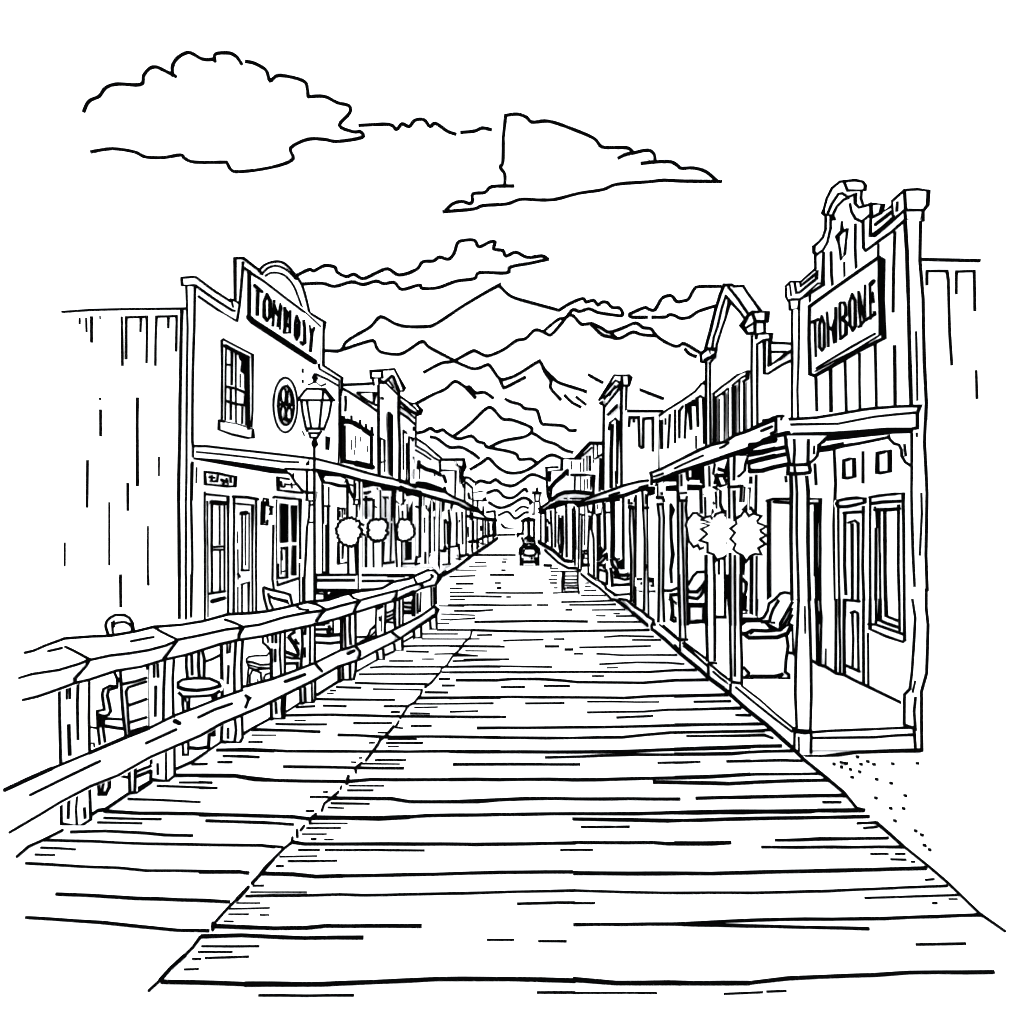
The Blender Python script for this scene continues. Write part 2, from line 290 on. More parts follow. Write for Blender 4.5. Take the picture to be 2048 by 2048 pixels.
bw.ink(GR, 'G', '''900 1290 1060 1420 1190 1530/6;1190 1530 1280 1640 1330 1650/6;1280 1745 1410 1735/4;1330 1775 1415 1770/4;1420 1740 1500 1810 1600 1900/6;
0 852 210 845 370 840/5;135 890 390 885/4;0 945 200 940 470 930/4;430 983 530 985/4;0 1050 580 1045/5;0 1105 380 1100 625 1095/5;85 1132 400 1128 630 1125 685 1145/4;0 1222 400 1208 745 1200/6;0 1256 400 1250 640 1238 830 1235/5;
0 1318 175 1312/4;365 1308 740 1300 890 1305/5;0 1418 400 1405 600 1398 1030 1395/5;0 1457 380 1465 560 1455 800 1445 1080 1440/6;150 1567 600 1557 1030 1548 1200 1548/6;1040 1595 1165 1595/5;
0 1668 950 1660 1010 1652 1290 1650/7;0 1725 500 1710 1040 1702 1360 1695/6;0 1880 390 1878/6;705 1862 1050 1855 1495 1847/5;610 1910 1600 1910/5''')
bw.ink(GR, 'N2', '720 1190 620 1270 540 1330 380 1420/6;735 1185 850 1110 940 1045/6;950 1015 1105 1012/5;720 1205 1115 1205/4;380 1400 440 1360/4;1400 1160 1530 1280 1630 1335 1700 1335 1740 1360/5;1310 1060 1400 1115 1480 1160 1590 1260 1660 1270/7')
bw.obj('boardwalk', kind='structure')
gv = MB()
for sy, dd in (('G', '1117 1335 1170 1325 1205 1330 1195 1330 1170 1358 1232 1374 1283 1285 1308 1337 1355 1318 1398 1338 1298 1390 1246 1429 1530 1334 1703 1330 1418 1443 1520 1470 1412 1574 1619 1558 1517 1647 1606 1648 1547 1735 1692 1805 1735 1834 1755 1907'), ('Q5', '1505 200 1527 218')):
    for (x, y) in P(sy, dd):
        c = FZ(-.02).hit(x, y); r = 4.3*c.y/F; k = 7
        vs_ = [c+Vector((math.cos(a*2*math.pi/k)*r*random.uniform(.85, 1.1), math.sin(a*2*math.pi/k)*r*1.6, 0)) for a in range(k)]
        gv.prism(vs_, (0, 0, r*1.1), 1)
gv.obj('gravel', kind='stuff')
# ================================================================ LEFT SIDE OF THE STREET
XL = -4.4; LW = FX(XL); LN = FY(12.95); LP = FX(-2.9)
def body(m, lo, hi): m.box(lo, hi)
# ---- first building (signed false front)
b = T('saloon_building', 'nearest building on the left with an arched false front and a tall sash window upstairs', 'building', (XL, 13.5, 0))
m = MB()
out1 = P('B', '100 1600 92 290 60 275 52 215 130 207 165 210 290 305 430 395 460 390 463 62 530 60 650 150 680 118 730 92 780 86 850 105 930 190 990 290 1040 480 1155 555 1150 880 1290 980 1290 1680')
m.fill(LW, out1+[(684, 1190), (380, 1322)], .3)
m.box((-7.4, 13.6, -.3), (XL-.31, 24.5, 4.6))
m.ink(LW, 'B', '''185 360 330 460 480 550 500 430 515 260 525 130 525 95/5;525 130 575 165 680 235 1000 480 1120 590/5;1120 590 1112 900 1120 920 1265 1005/4;
1040 485 1155 555 1150 640 1145 890 1290 985 1290 1060/5;1090 960 1180 1000 1265 1050/4;1268 1010 1268 1480 1262 1655/3;1290 1060 1283 1120/5;
155 285 150 600 138 1000 135 1480 142 1515/5;135 1640 130 1930/5;988 920 988 945/4;988 1005 988 1025/4;168 1680 165 1800/3''')
m.ink(LW, 'D', '130 110 125 400 135 900 125 1290/5;990 985 993 1165/5;640 1255 600 1262/4')
m.blk(LW, 'B', '1160 1435 1205 1445 1195 1550 1160 1545')
m.obj('wall', b)
m = MB()
m.ink(LW, 'B', '50 215 130 207 165 210 290 305 430 395/5;50 215 55 275 150 272/5;160 275 300 375 440 465 460 470/5;430 380 440 400 450 440/4;430 378 460 390 500 412/4;465 390 463 62 530 62 650 155/6;650 155 672 185/6;530 100 525 130/4')
m.ink(LW, 'B', '650 155 700 110 780 88 850 105 930 190 990 290 1040 480/5;672 185 720 140 780 122 840 140 890 175 935 225/4;700 200 740 178 800 178 860 205 920 280 960 380 985 450/4', sm=True)
m.obj('parapet_trim', b)
m = MB()
side = P('A', '480 478 1010 455 1430 452')+[(372, 1345), (60, 1345), (60, 624)]
m.fill(LN, side, .15)
m.ink(LN, 'A', '''480 478 700 463 1010 455 1430 452/5;615 528 615 570/4;665 528 668 630/4;707 518 707 710/6;773 512 773 530/3;940 518 945 890/5;975 840 975 520 1135 515 1132 870/5;1088 530 1085 630/5;
1200 890 1208 515 1365 510 1360 780/5;1300 520 1300 600/5;773 1145 773 1158/4;777 1237 777 1435/6;1062 1145 1060 1500 1062 1820/6;1228 1600 1228 1745/4;1405 465 1400 640 1390 1200 1380 1930/6.5;1440 285 1450 600 1443 1200 1437 1930/5''')
m.ink(LN, 'P', '357 998 358 1080 358.5 1152/6.5;371.5 998 372 1080 371.5 1152/5')
m.ink(LN, 'C', '1385 0 1385 335/6.5;1437 0 1437 340/5;1478 0 1476 325/5;930 0 933 245/6;1145 0 1148 80/4')
m.ink(LN, 'F0', '165 869 164 957/5.5;241 912 241 963/5.5;206 948 206 1066/4;122 1024 122 1068/4;279 993 279 1103/4')
m.obj('side_wall', b, label='plank side wall facing the viewer')
# window upstairs
w_ = MB()
w_.fill(LW, P('B', '362 700 375 690 600 808 600 1240 590 1390 375 1325'), -.04)
LWf = FX(XL+.05)
w_.ink(LWf, 'B', '375 690 362 700 362 1320/5;375 690 600 808 600 1240 590 1390/4.5;395 745 388 1320/4;390 742 470 785 565 830/7;560 830 562 1380/9;375 1325 470 1345 600 1385/5')
wf_ = w_.obj('window', b)
w_ = MB(); w_.ink(LWf, 'B', '440 780 438 1040/5;432 1060 432 1310/5;470 790 470 1060 472 1340/4;395 885 440 890/4;395 1055 470 1070 550 1105/5;395 1165 470 1190 550 1200/5;505 960 505 1060/3;520 1210 518 1340/4')
w_.blk(LWf, 'B', '490 810 570 830 565 1080 535 1070 535 960 505 940 515 860 500 850;535 1110 565 1110 565 1210 530 1210')
w_.obj('pane', wf_)
w_ = MB(); w_.fill(LW, P('B', '340 1318 380 1325 605 1388 605 1450 560 1452 340 1388'), -.09)
w_.ink(FX(XL+.1), 'B', '340 1318 340 1388 440 1425 560 1452 605 1450 603 1390/5;340 1318 380 1325/5'); w_.obj('sill', wf_)
# round window
def ell(cx, cy, rx, ry, n=28, a0=0, a1=360): return [(cx+rx*math.cos(math.radians(a0+(a1-a0)*i/n)), cy+ry*math.sin(math.radians(a0+(a1-a0)*i/n))) for i in range(n+1)]
def TS(sysn, pts): x0, y0, k = SYS[sysn]; return [(x0+x*k, y0+y*k) for x, y in pts]
w_ = MB(); w_.fill(LW, TS('B', ell(853, 1198, 93, 212)[:-1]), -.03)
w_.inkp(LWf, TS('B', ell(853, 1198, 93, 212)), 4.5, 0); w_.inkp(LWf, TS('B', ell(858, 1202, 60, 150)), 5, 0)
[w_.inkp(LWf, TS('B', ell(*e)), 4.5, 0) for e in ((838, 1125, 20, 62), (884, 1150, 18, 66), (836, 1258, 20, 52), (882, 1275, 22, 56))]
w_.ink(LWf, 'B', '805 1195 910 1192/5;850 1310 885 1310/5;870 1040 895 1080 905 1120/2')
w_.obj('round_window', b)
# doors and shop window
for nm, dd, bk in (('door', '''230 325 230 1310/4.5;230 340 280 345 410 358 410 1270/4.5;250 395 255 1290/3;285 400 285 1110/5;285 405 385 412/9;345 430 345 730/4;382 430 382 1090/4;290 750 375 745/4;290 772 378 770/4;348 780 348 1085/4;
265 1110 385 1092/5;290 1170 380 1145/8''', ''), ('door', '''450 360 560 365 640 380/6;456 370 453 1265/5;627 385 627 1255/4.5;478 415 600 425 597 740 600 1250/4;483 630 483 720/3;485 770 488 1000/3;515 490 550 485/8;518 500 518 930/4;545 500 545 890/3;
573 485 572 925/3;515 930 570 930/4;515 1040 570 1020 568 1250/4;518 1040 518 1255/4;485 1060 485 1260/3;488 960 500 978/5''', '')):
    m = MB(); pp = P('D', '228 340 412 358 412 1500 228 1500' if '230 325' in dd else '448 360 632 382 632 1500 448 1500')
    m.fill(LW, pp, -.03); m.ink(LWf, 'D', dd); m.obj(nm, b)
m = MB(); m.fill(LW, P('D', '760 362 968 380 965 1080 765 1080'), -.03)
m.ink(LWf, 'D', '''760 365 760 590 753 1000 765 1080/4.5;765 362 880 375 968 380 968 840/5;785 385 787 1000/3;962 875 963 1170/4;795 1045 960 990/5;790 1015 795 1045/4;800 880 800 990/3;820 780 820 960/3;825 770 830 850/3;800 990 870 985/4;835 940 850 935/3''')
m.blk(LWf, 'D', '812 410 880 418 880 715 812 722;897 427 948 427 942 715 905 715;812 750 880 742 880 985 855 985 855 772 815 770;905 735 942 735 942 970 897 970')
m.obj('shop_window', b)
# signs of the first building
def sign(name, label, frame, fillp, text, surf0, sysn, tx=0.05):
    t = T(name, label, 'sign', tuple(surf0.hit(*P(sysn, fillp)[0])))
    m = MB(); sg = 1 if surf0.p.x < 0 else -1
    f = FX(surf0.p.x+sg*tx)
    m.fill(surf0, P(sysn, fillp), -tx*.9); m.ink(f, sysn, frame); m.obj('board', t)
    for grp_ in text:
        m = MB(); m.ink(f, sysn, grp_); m.obj('letter', t)
    return t
sign('shop_sign', 'large slanting board with dark lettering on the false front of the nearest left building',
     '573 165 572 520/8;572 520 600 550 830 700 1080 865/11;573 165 600 190 690 245 1000 480/4', '573 165 680 235 1000 470 1112 590 1105 880 1080 865 590 550 570 520',
     ['618 275 672 322/7;642 300 637 500/6.5', '712 342 690 400 690 515 712 548 735 515 735 390 712 342/6', '768 392 765 450 758 585/5;770 430 790 500/6;815 415 800 500 793 590/4;822 430 816 500 812 612/4',
      '850 445 852 600 845 635/6;848 450 866 480 855 560 872 590/4;892 470 888 640 845 638/5', '942 510 930 560 930 660 942 692 958 660 960 560 942 510/5.5', '996 548 1003 600 1003 720 988 732 974 712/6', '1042 585 1050 640/4;1075 605 1060 640 1048 780/6'], LW, 'B')
sign('shop_sign', 'small oblong board with faint writing above the leftmost door', '230 170 235 265 400 280 465 282 468 205 400 195 335 180 230 168/5', '230 168 468 205 465 282 235 265',
     ['265 210 305 215/4;285 198 285 242/4;275 240 300 242/3', '332 200 325 245 310 240/4', '360 230 388 245/5;390 235 375 262/4', '400 225 405 240/4;400 240 410 262/3', '430 215 432 250/5'], LW, 'D')
sign('shop_sign', 'small oblong board with faint writing above the left shop window', '880 225 795 210 797 310 880 320 985 332/5', '795 210 930 235 985 332 797 312',
     ['820 245 825 282 840 285/4', '850 265 925 270/3;850 260 850 285/3;900 255 905 292/3'], LW, 'D')
t = T('wall_lantern', 'small lantern bracketed to the wall between a door and the shop window', 'lantern', tuple(LW.hit(530, 1050)))
m = MB(); m.fill(LW, P('D', '672 400 685 375 715 380 715 575 672 575'), -.12)
f = FX(XL+.13); m.ink(f, 'D', '672 400 672 575 710 575 715 545/5;685 375 715 380 715 430 755 440/5;690 560 695 400/4;680 400 685 375/4'); m.obj('lantern_case', t)
m = MB(); m.blk(f, 'D', '720 450 758 435 758 505 715 505 735 480'); m.obj('bracket', t)
# ---- the row behind it
def bldg(name, label, sgn, fillp, sysn, strokes, blks='', parts=(), surf=None, depth=.3, back=4.0, group=None):
    surf = surf or (LW if sgn < 0 else RW)
    pts = P(sysn, fillp); h = surf.hit(*pts[0])
    t = T(name, label, 'building', (h.x, h.y, 0), group)
    m = MB(); m.fill(surf, pts, depth)
    hs = [surf.hit(*p) for p in pts]
    if abs(surf.n.x) > .5:
        y0 = min(p.y for p in hs)+.02; y1 = max(p.y for p in hs)-.02; zt = max(1.2, sorted(p.z for p in hs)[len(hs)//2]*.8)
        xa = surf.p.x+sgn*(depth+.01); xb = xa+sgn*back
        m.box((min(xa, xb), y0, -.3), (max(xa, xb), y1, zt)); m.box((min(surf.p.x+sgn*.02, xa), y0, -.3), (max(surf.p.x+sgn*.02, xa), y1, 2.0))
    if strokes: m.ink(surf, sysn, strokes)
    if blks: m.blk(surf, sysn, blks)
    m.obj('wall', t)
    for nm, ink_, bk in parts:
        m = MB(); f = FX(surf.p.x-sgn*.03*max(1, h.y/15))
        if ink_: m.ink(f, sysn, ink_)
        if bk: m.blk(f, sysn, bk)
        m.obj(nm, t)
    return t
bldg('storefront_building', 'low storefront with a big curtained sign panel just beyond the street lamp', -1, '228 365 235 320 630 300 690 330 690 670 700 1480 190 1350 180 400', 'N1',
     '230 370 310 410 400 470 550 570 690 670/5;265 470 270 560 263 650/5;690 330 690 1000 702 1480/6', '',
     [('roof', '230 320 450 310 625 300/6', ''), ('vent', '420 420 640 415 630 540/5;420 425 470 470 560 530 655 580/5', ''),
      ('sign_panel', '232 830 232 1290/4;252 850 256 1290/5;340 1030 342 1155/2.5;392 980 392 1130/2.5;457 990 457 1050/2.5;380 1160 380 1220/2.5;547 1110 547 1180/2.5;340 720 342 780/5;452 775 455 860/5;527 830 530 910/5;605 870 607 970/6;238 735 243 800/7;232 792 300 788/10;300 788 375 812/9;375 812 460 862/10;460 862 500 892/7;500 892 600 960/10;598 960 598 1390/7;225 1300 300 1312 400 1330/8;400 1330 610 1380/11',
       '')])
bldg('storefront_building', 'narrow left storefront under a capped gable with a tall dark doorway', -1, '690 245 735 180 880 120 1010 380 955 400 955 1530 700 1490 695 330', 'N1',
     '955 410 950 740 965 1100 960 1530/6;735 492 745 498/6', '',
     [('gable_cap', '590 240 590 135 790 125 895 115 960 240 1020 360 1010 400 940 400/5;605 150 720 150/3;735 150 735 230 600 230/5;615 245 628 315/5;690 245 695 330/4;700 255 750 290 790 270 860 205 880 215 950 390/6;700 300 790 300 860 370 945 455/4;820 260 880 350/4', '860 220 890 230 960 400 920 400'),
      ('door', '', '800 660 840 660 885 710 885 1520 825 1480 820 1040 800 700'), ('window', '710 1005 765 1030 768 1440/4;725 1320 780 1300/3', '690 1005 730 1030 728 1300 722 1480 690 1480')])
bldg('storefront_building', 'left storefront with a steep slatted eave beside the capped gable', -1, '960 480 1180 560 1180 1100 1170 1640 960 1540', 'N1',
     '1175 710 1170 900 1170 1110/4;1140 860 1142 910/4', '',
     [('roof', '970 470 1100 560 1170 560 1240 640 1235 700 1190 712/5;960 530 1080 640 1190 705/6;955 590 1060 660 1155 750/4;955 670 1060 740 1160 830/5;1090 560 1180 640 1200 680/4', '1190 640 1245 640 1240 700 1190 715 1170 690'),
      ('window', '1010 910 1010 1410/4;1010 908 1050 940/5;1048 1070 1050 1530/3;1080 990 1130 1005 1128 1040/4;1082 1000 1078 1200 1085 1580/5', '1122 1240 1157 1240 1155 1375 1140 1290;1135 1400 1157 1400 1155 1540 1135 1540;1010 1560 1060 1520 1080 1590')])
bldg('storefront_building', 'left storefront with a low sloped roof line and a ragged dark sign', -1, '1175 1010 1300 1100 1500 1270 1500 1720 1170 1640', 'N1',
     '1480 1310 1485 1430/5', '',
     [('roof', '1175 1010 1300 1090 1400 1180 1500 1265/5;1170 1105 1300 1180 1400 1260 1490 1300/4;1165 1160 1270 1220 1360 1280/4', ''),
      ('sign_panel', '1218 1400 1218 1530/3;1410 1470 1412 1490/3;1210 1310 1203 1390/7;1210 1350 1300 1405 1400 1430 1485 1480/8;1190 1590 1300 1600 1440 1650 1550 1695/9;1530 1495 1556 1570/7;1540 1650 1552 1710/7', '')])
bldg('storefront_building', 'far left storefront with a square chimney block at its corner', -1, '1500 1285 1795 1280 1790 1400 1745 1600 1790 1660 1800 1800 1490 1720', 'N1',
     '1510 1420 1680 1425 1675 1780/4;1500 1282 1790 1280/6;1770 1600 1790 1640/4', '',
     [('chimney', '1790 1275 1797 1380 1775 1450 1765 1580/5', '1690 1300 1720 1350 1790 1370 1790 1400 1785 1450 1765 1580 1755 1600 1742 1600 1742 1400 1690 1360')])
bldg('storefront_building', 'narrow far left storefront under a tiny pitched roof', -1, '1795 1515 1860 1512 1930 1570 1900 1830 1795 1800', 'N1', '1800 1520 1798 1810/4;1850 1720 1862 1775/5', '',
     [('roof', '1800 1512 1855 1515 1925 1570/6;1820 1580 1890 1640/5', '')])
bldg('storefront_building', 'last left storefronts with a stepped parapet, far down the street', -1, '700 620 830 600 830 700 920 780 935 860 700 780', 'N2', '705 680 800 680/3;750 690 750 750/4;840 795 915 782 920 850/5;805 740 805 800/4;700 560 705 720/4;660 620 665 660 690 670/3', '800 660 830 640 850 690 785 695', [])
# ---- left porch: fascia, roof, header, posts
pr = T('covered_porch', 'long shared porch roof and posts running down the left side of the street', 'porch', (-2.9, 14.1, 0))
EndP = V2((-4.45, 13.35), (-2.9, 14.1))
m = MB(); m.fill(EndP, P('B', '140 1515 1080 1610 1080 1705 890 1735 600 1700 140 1625'), .06)
m.ink(EndP, 'B', '145 1515 240 1515 640 1560 1060 1610/5;165 1560 550 1600 830 1635 955 1640/4;850 1690 1065 1700/5;140 1515 140 1600/4')
m.blk(EndP, 'B', '140 1600 340 1615 860 1690 890 1735 740 1728 480 1682 140 1620;1040 1615 1042 1665 1005 1668 1010 1645')
top = P('N4', '190 108 200 110 500 185 850 290 1050 340 1200 370 1400 440 1500 465')+P('N2', '0 490 150 540 440 600 520 650 620 690 690 735 760 765')
bot = P('N4', '190 261 200 262 350 285 580 330 780 390 1050 450 1300 500 1550 570')+P('N2', '0 565 200 615 380 670 560 715 640 760 760 785 800 805')
m.fill(LP, top+rev(bot), .04)
m.inkp(LP, top, 5); m.inkp(LP, bot, 7)
m.inkp(LP, P('N2', '690 735 700 740'), 4); m.ink(LP, 'N2', '640 830 750 850 860 870 930 875/6;760 790 840 850 930 860/4')
m.obj('fascia', pr)
m = MB(); mid = [((a[0]+b_[0])/2, (a[1]+b_[1])/2) for a, b_ in zip(top, [bot[min(i, len(bot)-1)] for i in range(len(top))])]
m.quadstrip([FX(-2.97).hit(*p) for p in mid[:-2]], [LW.hit(*p) for p in mid[:-2]], (0, 0, .03)); m.obj('roof', pr)
LQ = FX(-2.95)
m = MB(); m.blk(LQ, 'N4', '780 390 1050 450 1210 500 1180 530 1060 528 1030 480 940 468 830 490 785 480;1200 500 1550 570 1540 610 1400 580 1350 540 1250 518 1230 620 1205 600 1200 540;205 265 370 290 590 335 600 410 560 435 580 380 520 350 330 340 310 370 330 400 400 405 520 435 600 440 600 490 490 485 370 445 275 435;1340 540 1370 600 1500 580 1530 560')
m.blk(LQ, 'N2', '0 570 200 615 380 670 500 700 480 715 380 690 200 640 60 625 40 600')
m.ink(LQ, 'D', '850 170 890 185 930 250 980 310 1015 330/5;915 180 915 215 930 250/3')
m.ink(LQ, 'N4', '600 390 640 520 680 600/6;590 400 620 440 690 460/4')
m.obj('header_beam', pr)
def lpost(px0, px1, py0, py1, ink_='', blk_='', sysn='N4', surf=LP):
    yy = surf.hit((px0+px1)/2, 1044).y
    m = MB(); m.fill(FY(yy+.1), [(px0, py0), (px1, py0), (px1, py1), (px0, py1)], .05)
    if ink_: m.ink(surf, sysn, ink_)
    if blk_: m.blk(surf, sysn, blk_)
    m.obj('post', pr)
lpost(610, 631, 950, 1225, '1020 170 1020 320/5;1010 330 1090 330/6;1020 345 1020 390 1080 395 1090 345/5;1040 400 1035 520 1020 600/5;1020 600 1012 800 1000 1000 1000 1170/5;1030 560 1060 560/4;1035 430 1070 420/4', '', 'D', FX(-2.85))
lpost(707, 723, 950, 1182, '700 400 702 620 695 700/4;715 430 715 610/3;765 410 770 700 775 900/4;690 640 765 640 765 700 690 700/4;745 1200 745 1800/5;790 1100 792 1800/5;730 720 730 860/5;710 1240 728 1600/5')
lpost(746, 756, 975, 1145, '950 640 945 860/5;945 1180 950 1540/4;960 1190 1000 1190 1000 1540/3;995 490 998 540/3;1035 520 1038 870/3;965 730 995 740 1000 860/3')
lpost(790, 800, 985, 1140, '1225 560 1218 900 1230 1100 1250 1520/4.5;1240 660 1300 710 1360 640/3;1270 720 1275 880/3;1330 530 1330 700/4;1380 700 1385 880/3')
for (x0, x1, y0, y1, bk, ik) in ((200, 222, 610, 1240, '180 610 240 625 236 730 212 740 210 1230 178 1240 176 700', '235 850 237 990/3;150 740 180 745/3;245 1180 245 1290/5;160 1240 150 1290/4'),
                           (285, 312, 680, 1200, '290 680 322 690 345 775 320 790 316 1180 284 1200 276 900', '332 840 334 1170/3;270 770 295 800/4;250 730 255 760/3'),
                           (375, 398, 690, 1370, '385 690 437 700 432 780 402 800 390 900 390 1370 362 1300 372 800', '430 880 430 1090/3.5;455 890 460 1095/3;440 870 455 900/5;395 1165 440 1155 435 1120/5'),
                           (470, 492, 760, 1310, '465 1130 495 1130 495 1310 465 1300;485 700 520 720 500 790 480 780', '470 780 485 900 480 1110/4.5;485 1130 560 1120/4;415 1300 490 1295/4'),
                           (548, 562, 780, 1250, '545 1200 640 1200 620 1225 560 1250', '545 800 550 900 548 1120/4.5;570 1110 575 1230/5;575 870 575 890/3;600 795 605 1100/4;540 1245 590 1250/3')):
    lpost(*[TS('N2', [(x0, 0)])[0][0], TS('N2', [(x1, 0)])[0][0]], 860+y0*400*K, 860+y1*400*K, ik, bk, 'N2', LQ)
for (x, y0, y1) in ((638, 760, 1210), (700, 800, 1190), (745, 870, 1150), (800, 880, 1100), (850, 880, 1090), (900, 870, 1060)):
    m = MB(); m.fill(FY(LP.hit(TS('N2', [(x, 0)])[0][0], 1044).y+.1), TS('N2', [(x-6, y0), (x+6, y0), (x+6, y1), (x-6, y1)]), .05); m.ink(LP, 'N2', f'{x} {y0} {x} {y1}/4'); m.obj('post', pr)
# shop fronts seen through the porch
sf = T('arcade_building', 'dark doors and narrow windows glimpsed through the left porch posts', 'storefront', (-3.1, 20, 0))
LS = FX(-3.05)
for nm, ik, bk in (('door', '285 280 290 1590/3.5;300 450 302 700/3;370 480 370 720/3.5;300 722 385 722/4', '340 730 385 730 385 1600 288 1600 290 1560 340 1560;275 290 295 290 295 600 275 600;290 730 318 730 318 950 300 960 295 900;318 960 340 960 340 1600 320 1560'),
                   ('window', '492 740 490 900/5;495 1190 495 1470 590 1450/5;545 770 545 870/3;575 750 575 830/3;515 790 515 860/3', '480 738 580 738 580 770 490 770;530 1230 575 1230 565 1400 530 1415'),
                   ('window', '610 480 612 860/5;620 1230 622 1600/5;798 480 795 900/3;850 600 852 880/5;850 1120 850 1540/5;830 1555 940 1550/6;640 520 680 610/4', '815 535 920 520 920 550 860 580 815 575'),
                   ('door', '1180 600 1180 910/3;1180 950 1165 1430/3.5;830 638 950 635/6;1085 1460 1230 1440/5;1045 1530 1240 1525/4', '1050 595 1145 595 1145 640 1115 620 1112 870 1088 870 1085 640;1045 1180 1098 1180 1085 1450 1060 1540 1045 1530'),
                   ('door', '1290 1180 1285 1480/4;1285 1465 1490 1460/4;1260 1532 1700 1525/6;1500 1380 1490 1470/5;1320 790 1322 880/3', '1350 1180 1443 1180 1442 1415 1342 1425 1352 1380;1410 740 1455 640 1455 940 1410 900 1375 890'),
                   ('window', '1605 880 1605 1065/3;1615 1320 1612 1450/4;1500 730 1530 740/5;1632 720 1632 750/3;1510 1470 1540 1460/4', '1538 580 1608 600 1606 715 1572 740 1570 1340 1545 1390 1510 1400 1522 1340 1525 740'),
                   ('window', '1730 860 1732 1290/3;1860 900 1865 1210/4;1900 920 1900 1210/3;1815 1300 1870 1300/6;1920 1190 1920 1450/5;1845 1475 1930 1470/4', '1655 770 1710 780 1712 1310 1660 1400 1670 1470 1650 1470 1652 900;1690 620 1740 680 1750 780 1640 775;1800 670 1870 690 1860 760 1830 780 1820 1290 1770 1460 1785 1480 1812 1480 1800 1300 1790 800')):
    m = MB(); m.ink(LS, 'N4', ik); m.blk(LS, 'N4', bk); m.obj(nm, sf)
m = MB(); m.ink(LS, 'N2', '660 940 662 1030/3;635 790 635 940/3;780 930 780 970/4;825 880 825 1030/3;860 900 862 1010/4;895 910 895 960/4;670 1080 740 1070 820 1030 880 1020/6;690 1110 700 1190/4;750 1080 760 1130/3;780 1095 840 1110/4;700 1080 760 1085/5;600 1215 640 1210/5')
m.blk(LS, 'N2', '905 860 935 870 940 1050 900 1070 880 1000 910 1000;640 1190 690 1180 690 1200 650 1240;380 1370 450 1330 500 1330 400 1400;500 1290 620 1240 640 1270 520 1330;830 1090 930 1030 930 1060 850 1110')
m.obj('window', sf)
# ---- hanging plants
def plant(label, sysn, outline, d, r_in, grp, w=5.5, sm=False, extra=''):
    pts = P(sysn, outline)
    if sysn == 'N4':
        q = []
        for a, b_ in zip(pts, pts[1:]+pts[:1]): q += [a, ((a[0]+b_[0])/2, (a[1]+b_[1])/2)]
        cc = (sum(p[0] for p in q)/len(q), sum(p[1] for p in q)/len(q)); pts = [(cc[0]+(p[0]-cc[0])*k_, cc[1]+(p[1]-cc[1])*k_) for e, p in enumerate(q) for k_ in [1+(.055 if e % 2 else -.035)+random.uniform(-.02, .02)]]
    n = len(pts); surf = FY(d)
    c = (sum(p[0] for p in pts)/n, sum(p[1] for p in pts)/n); C = surf.hit(*c)
    rx = (max(p[0] for p in pts)-min(p[0] for p in pts))/2*.72*d/F; rz = (max(p[1] for p in pts)-min(p[1] for p in pts))/2*.78*d/F
    t = T('hanging_plant', label, 'hanging plant', tuple(C), grp)
    m = MB(); vs_ = []; fs = []; nu, nv = 14, 8
    for j in range(nv+1):
        for i in range(nu):
            th = math.pi*j/nv; ph = 2*math.pi*i/nu; k = random.uniform(.88, 1.08)
            vs_.append(C+Vector((math.sin(th)*math.cos(ph)*rx*k, math.sin(th)*math.sin(ph)*rx*k+.02, math.cos(th)*rz*k)))
    for j in range(nv):
        for i in range(nu): fs.append([j*nu+i, j*nu+(i+1) % nu, (j+1)*nu+(i+1) % nu, (j+1)*nu+i])
    m.add(vs_, fs, 0)
    m.prism([surf.hit(*p) for p in pts], (0, .04, 0), 0)
    m.inkp(FY(d-.03), pts+[pts[0]], w-1, .4)
    if extra: m.ink(FY(d-.03), sysn, extra)
    m.obj('foliage', t)
    tz = C.z+rz; m = MB(); m.tube([Vector((C.x, C.y, tz)), Vector((C.x, C.y, tz+.25))], [.004, .004], 5, 0); m.obj('hanger', t)
plant('spiky hanging plant closest to the street lamp, leftmost of the three on the left porch', 'N4', '600 880 640 875 690 885 730 910 780 930 765 990 800 1050 780 1090 755 1140 735 1200 690 1235 640 1240 590 1230 530 1190 500 1150 485 1100 465 1050 480 980 510 930 560 890', 15.2, 1, 'hanging plants on the left porch', 6, extra='770 940 820 970/5;780 1010 810 1040/4;800 1075 840 1100/4')
plant('spiky hanging plant in the middle of the three on the left porch', 'N4', '960 890 1010 895 1085 890 1110 920 1135 970 1110 1040 1140 1070 1110 1100 1080 1150 1040 1165 1000 1165 950 1165 900 1130 870 1080 885 1030 870 990 890 930 930 900', 17, 1, 'hanging plants on the left porch', 6)
plant('smallest hanging plant, rightmost of the three on the left porch', 'N4', '1290 890 1350 895 1410 900 1440 950 1465 990 1470 1050 1470 1100 1440 1130 1400 1160 1350 1175 1290 1165 1260 1130 1250 1060 1240 1050 1255 990 1265 930', 19, 1, 'hanging plants on the left porch', 5.5)
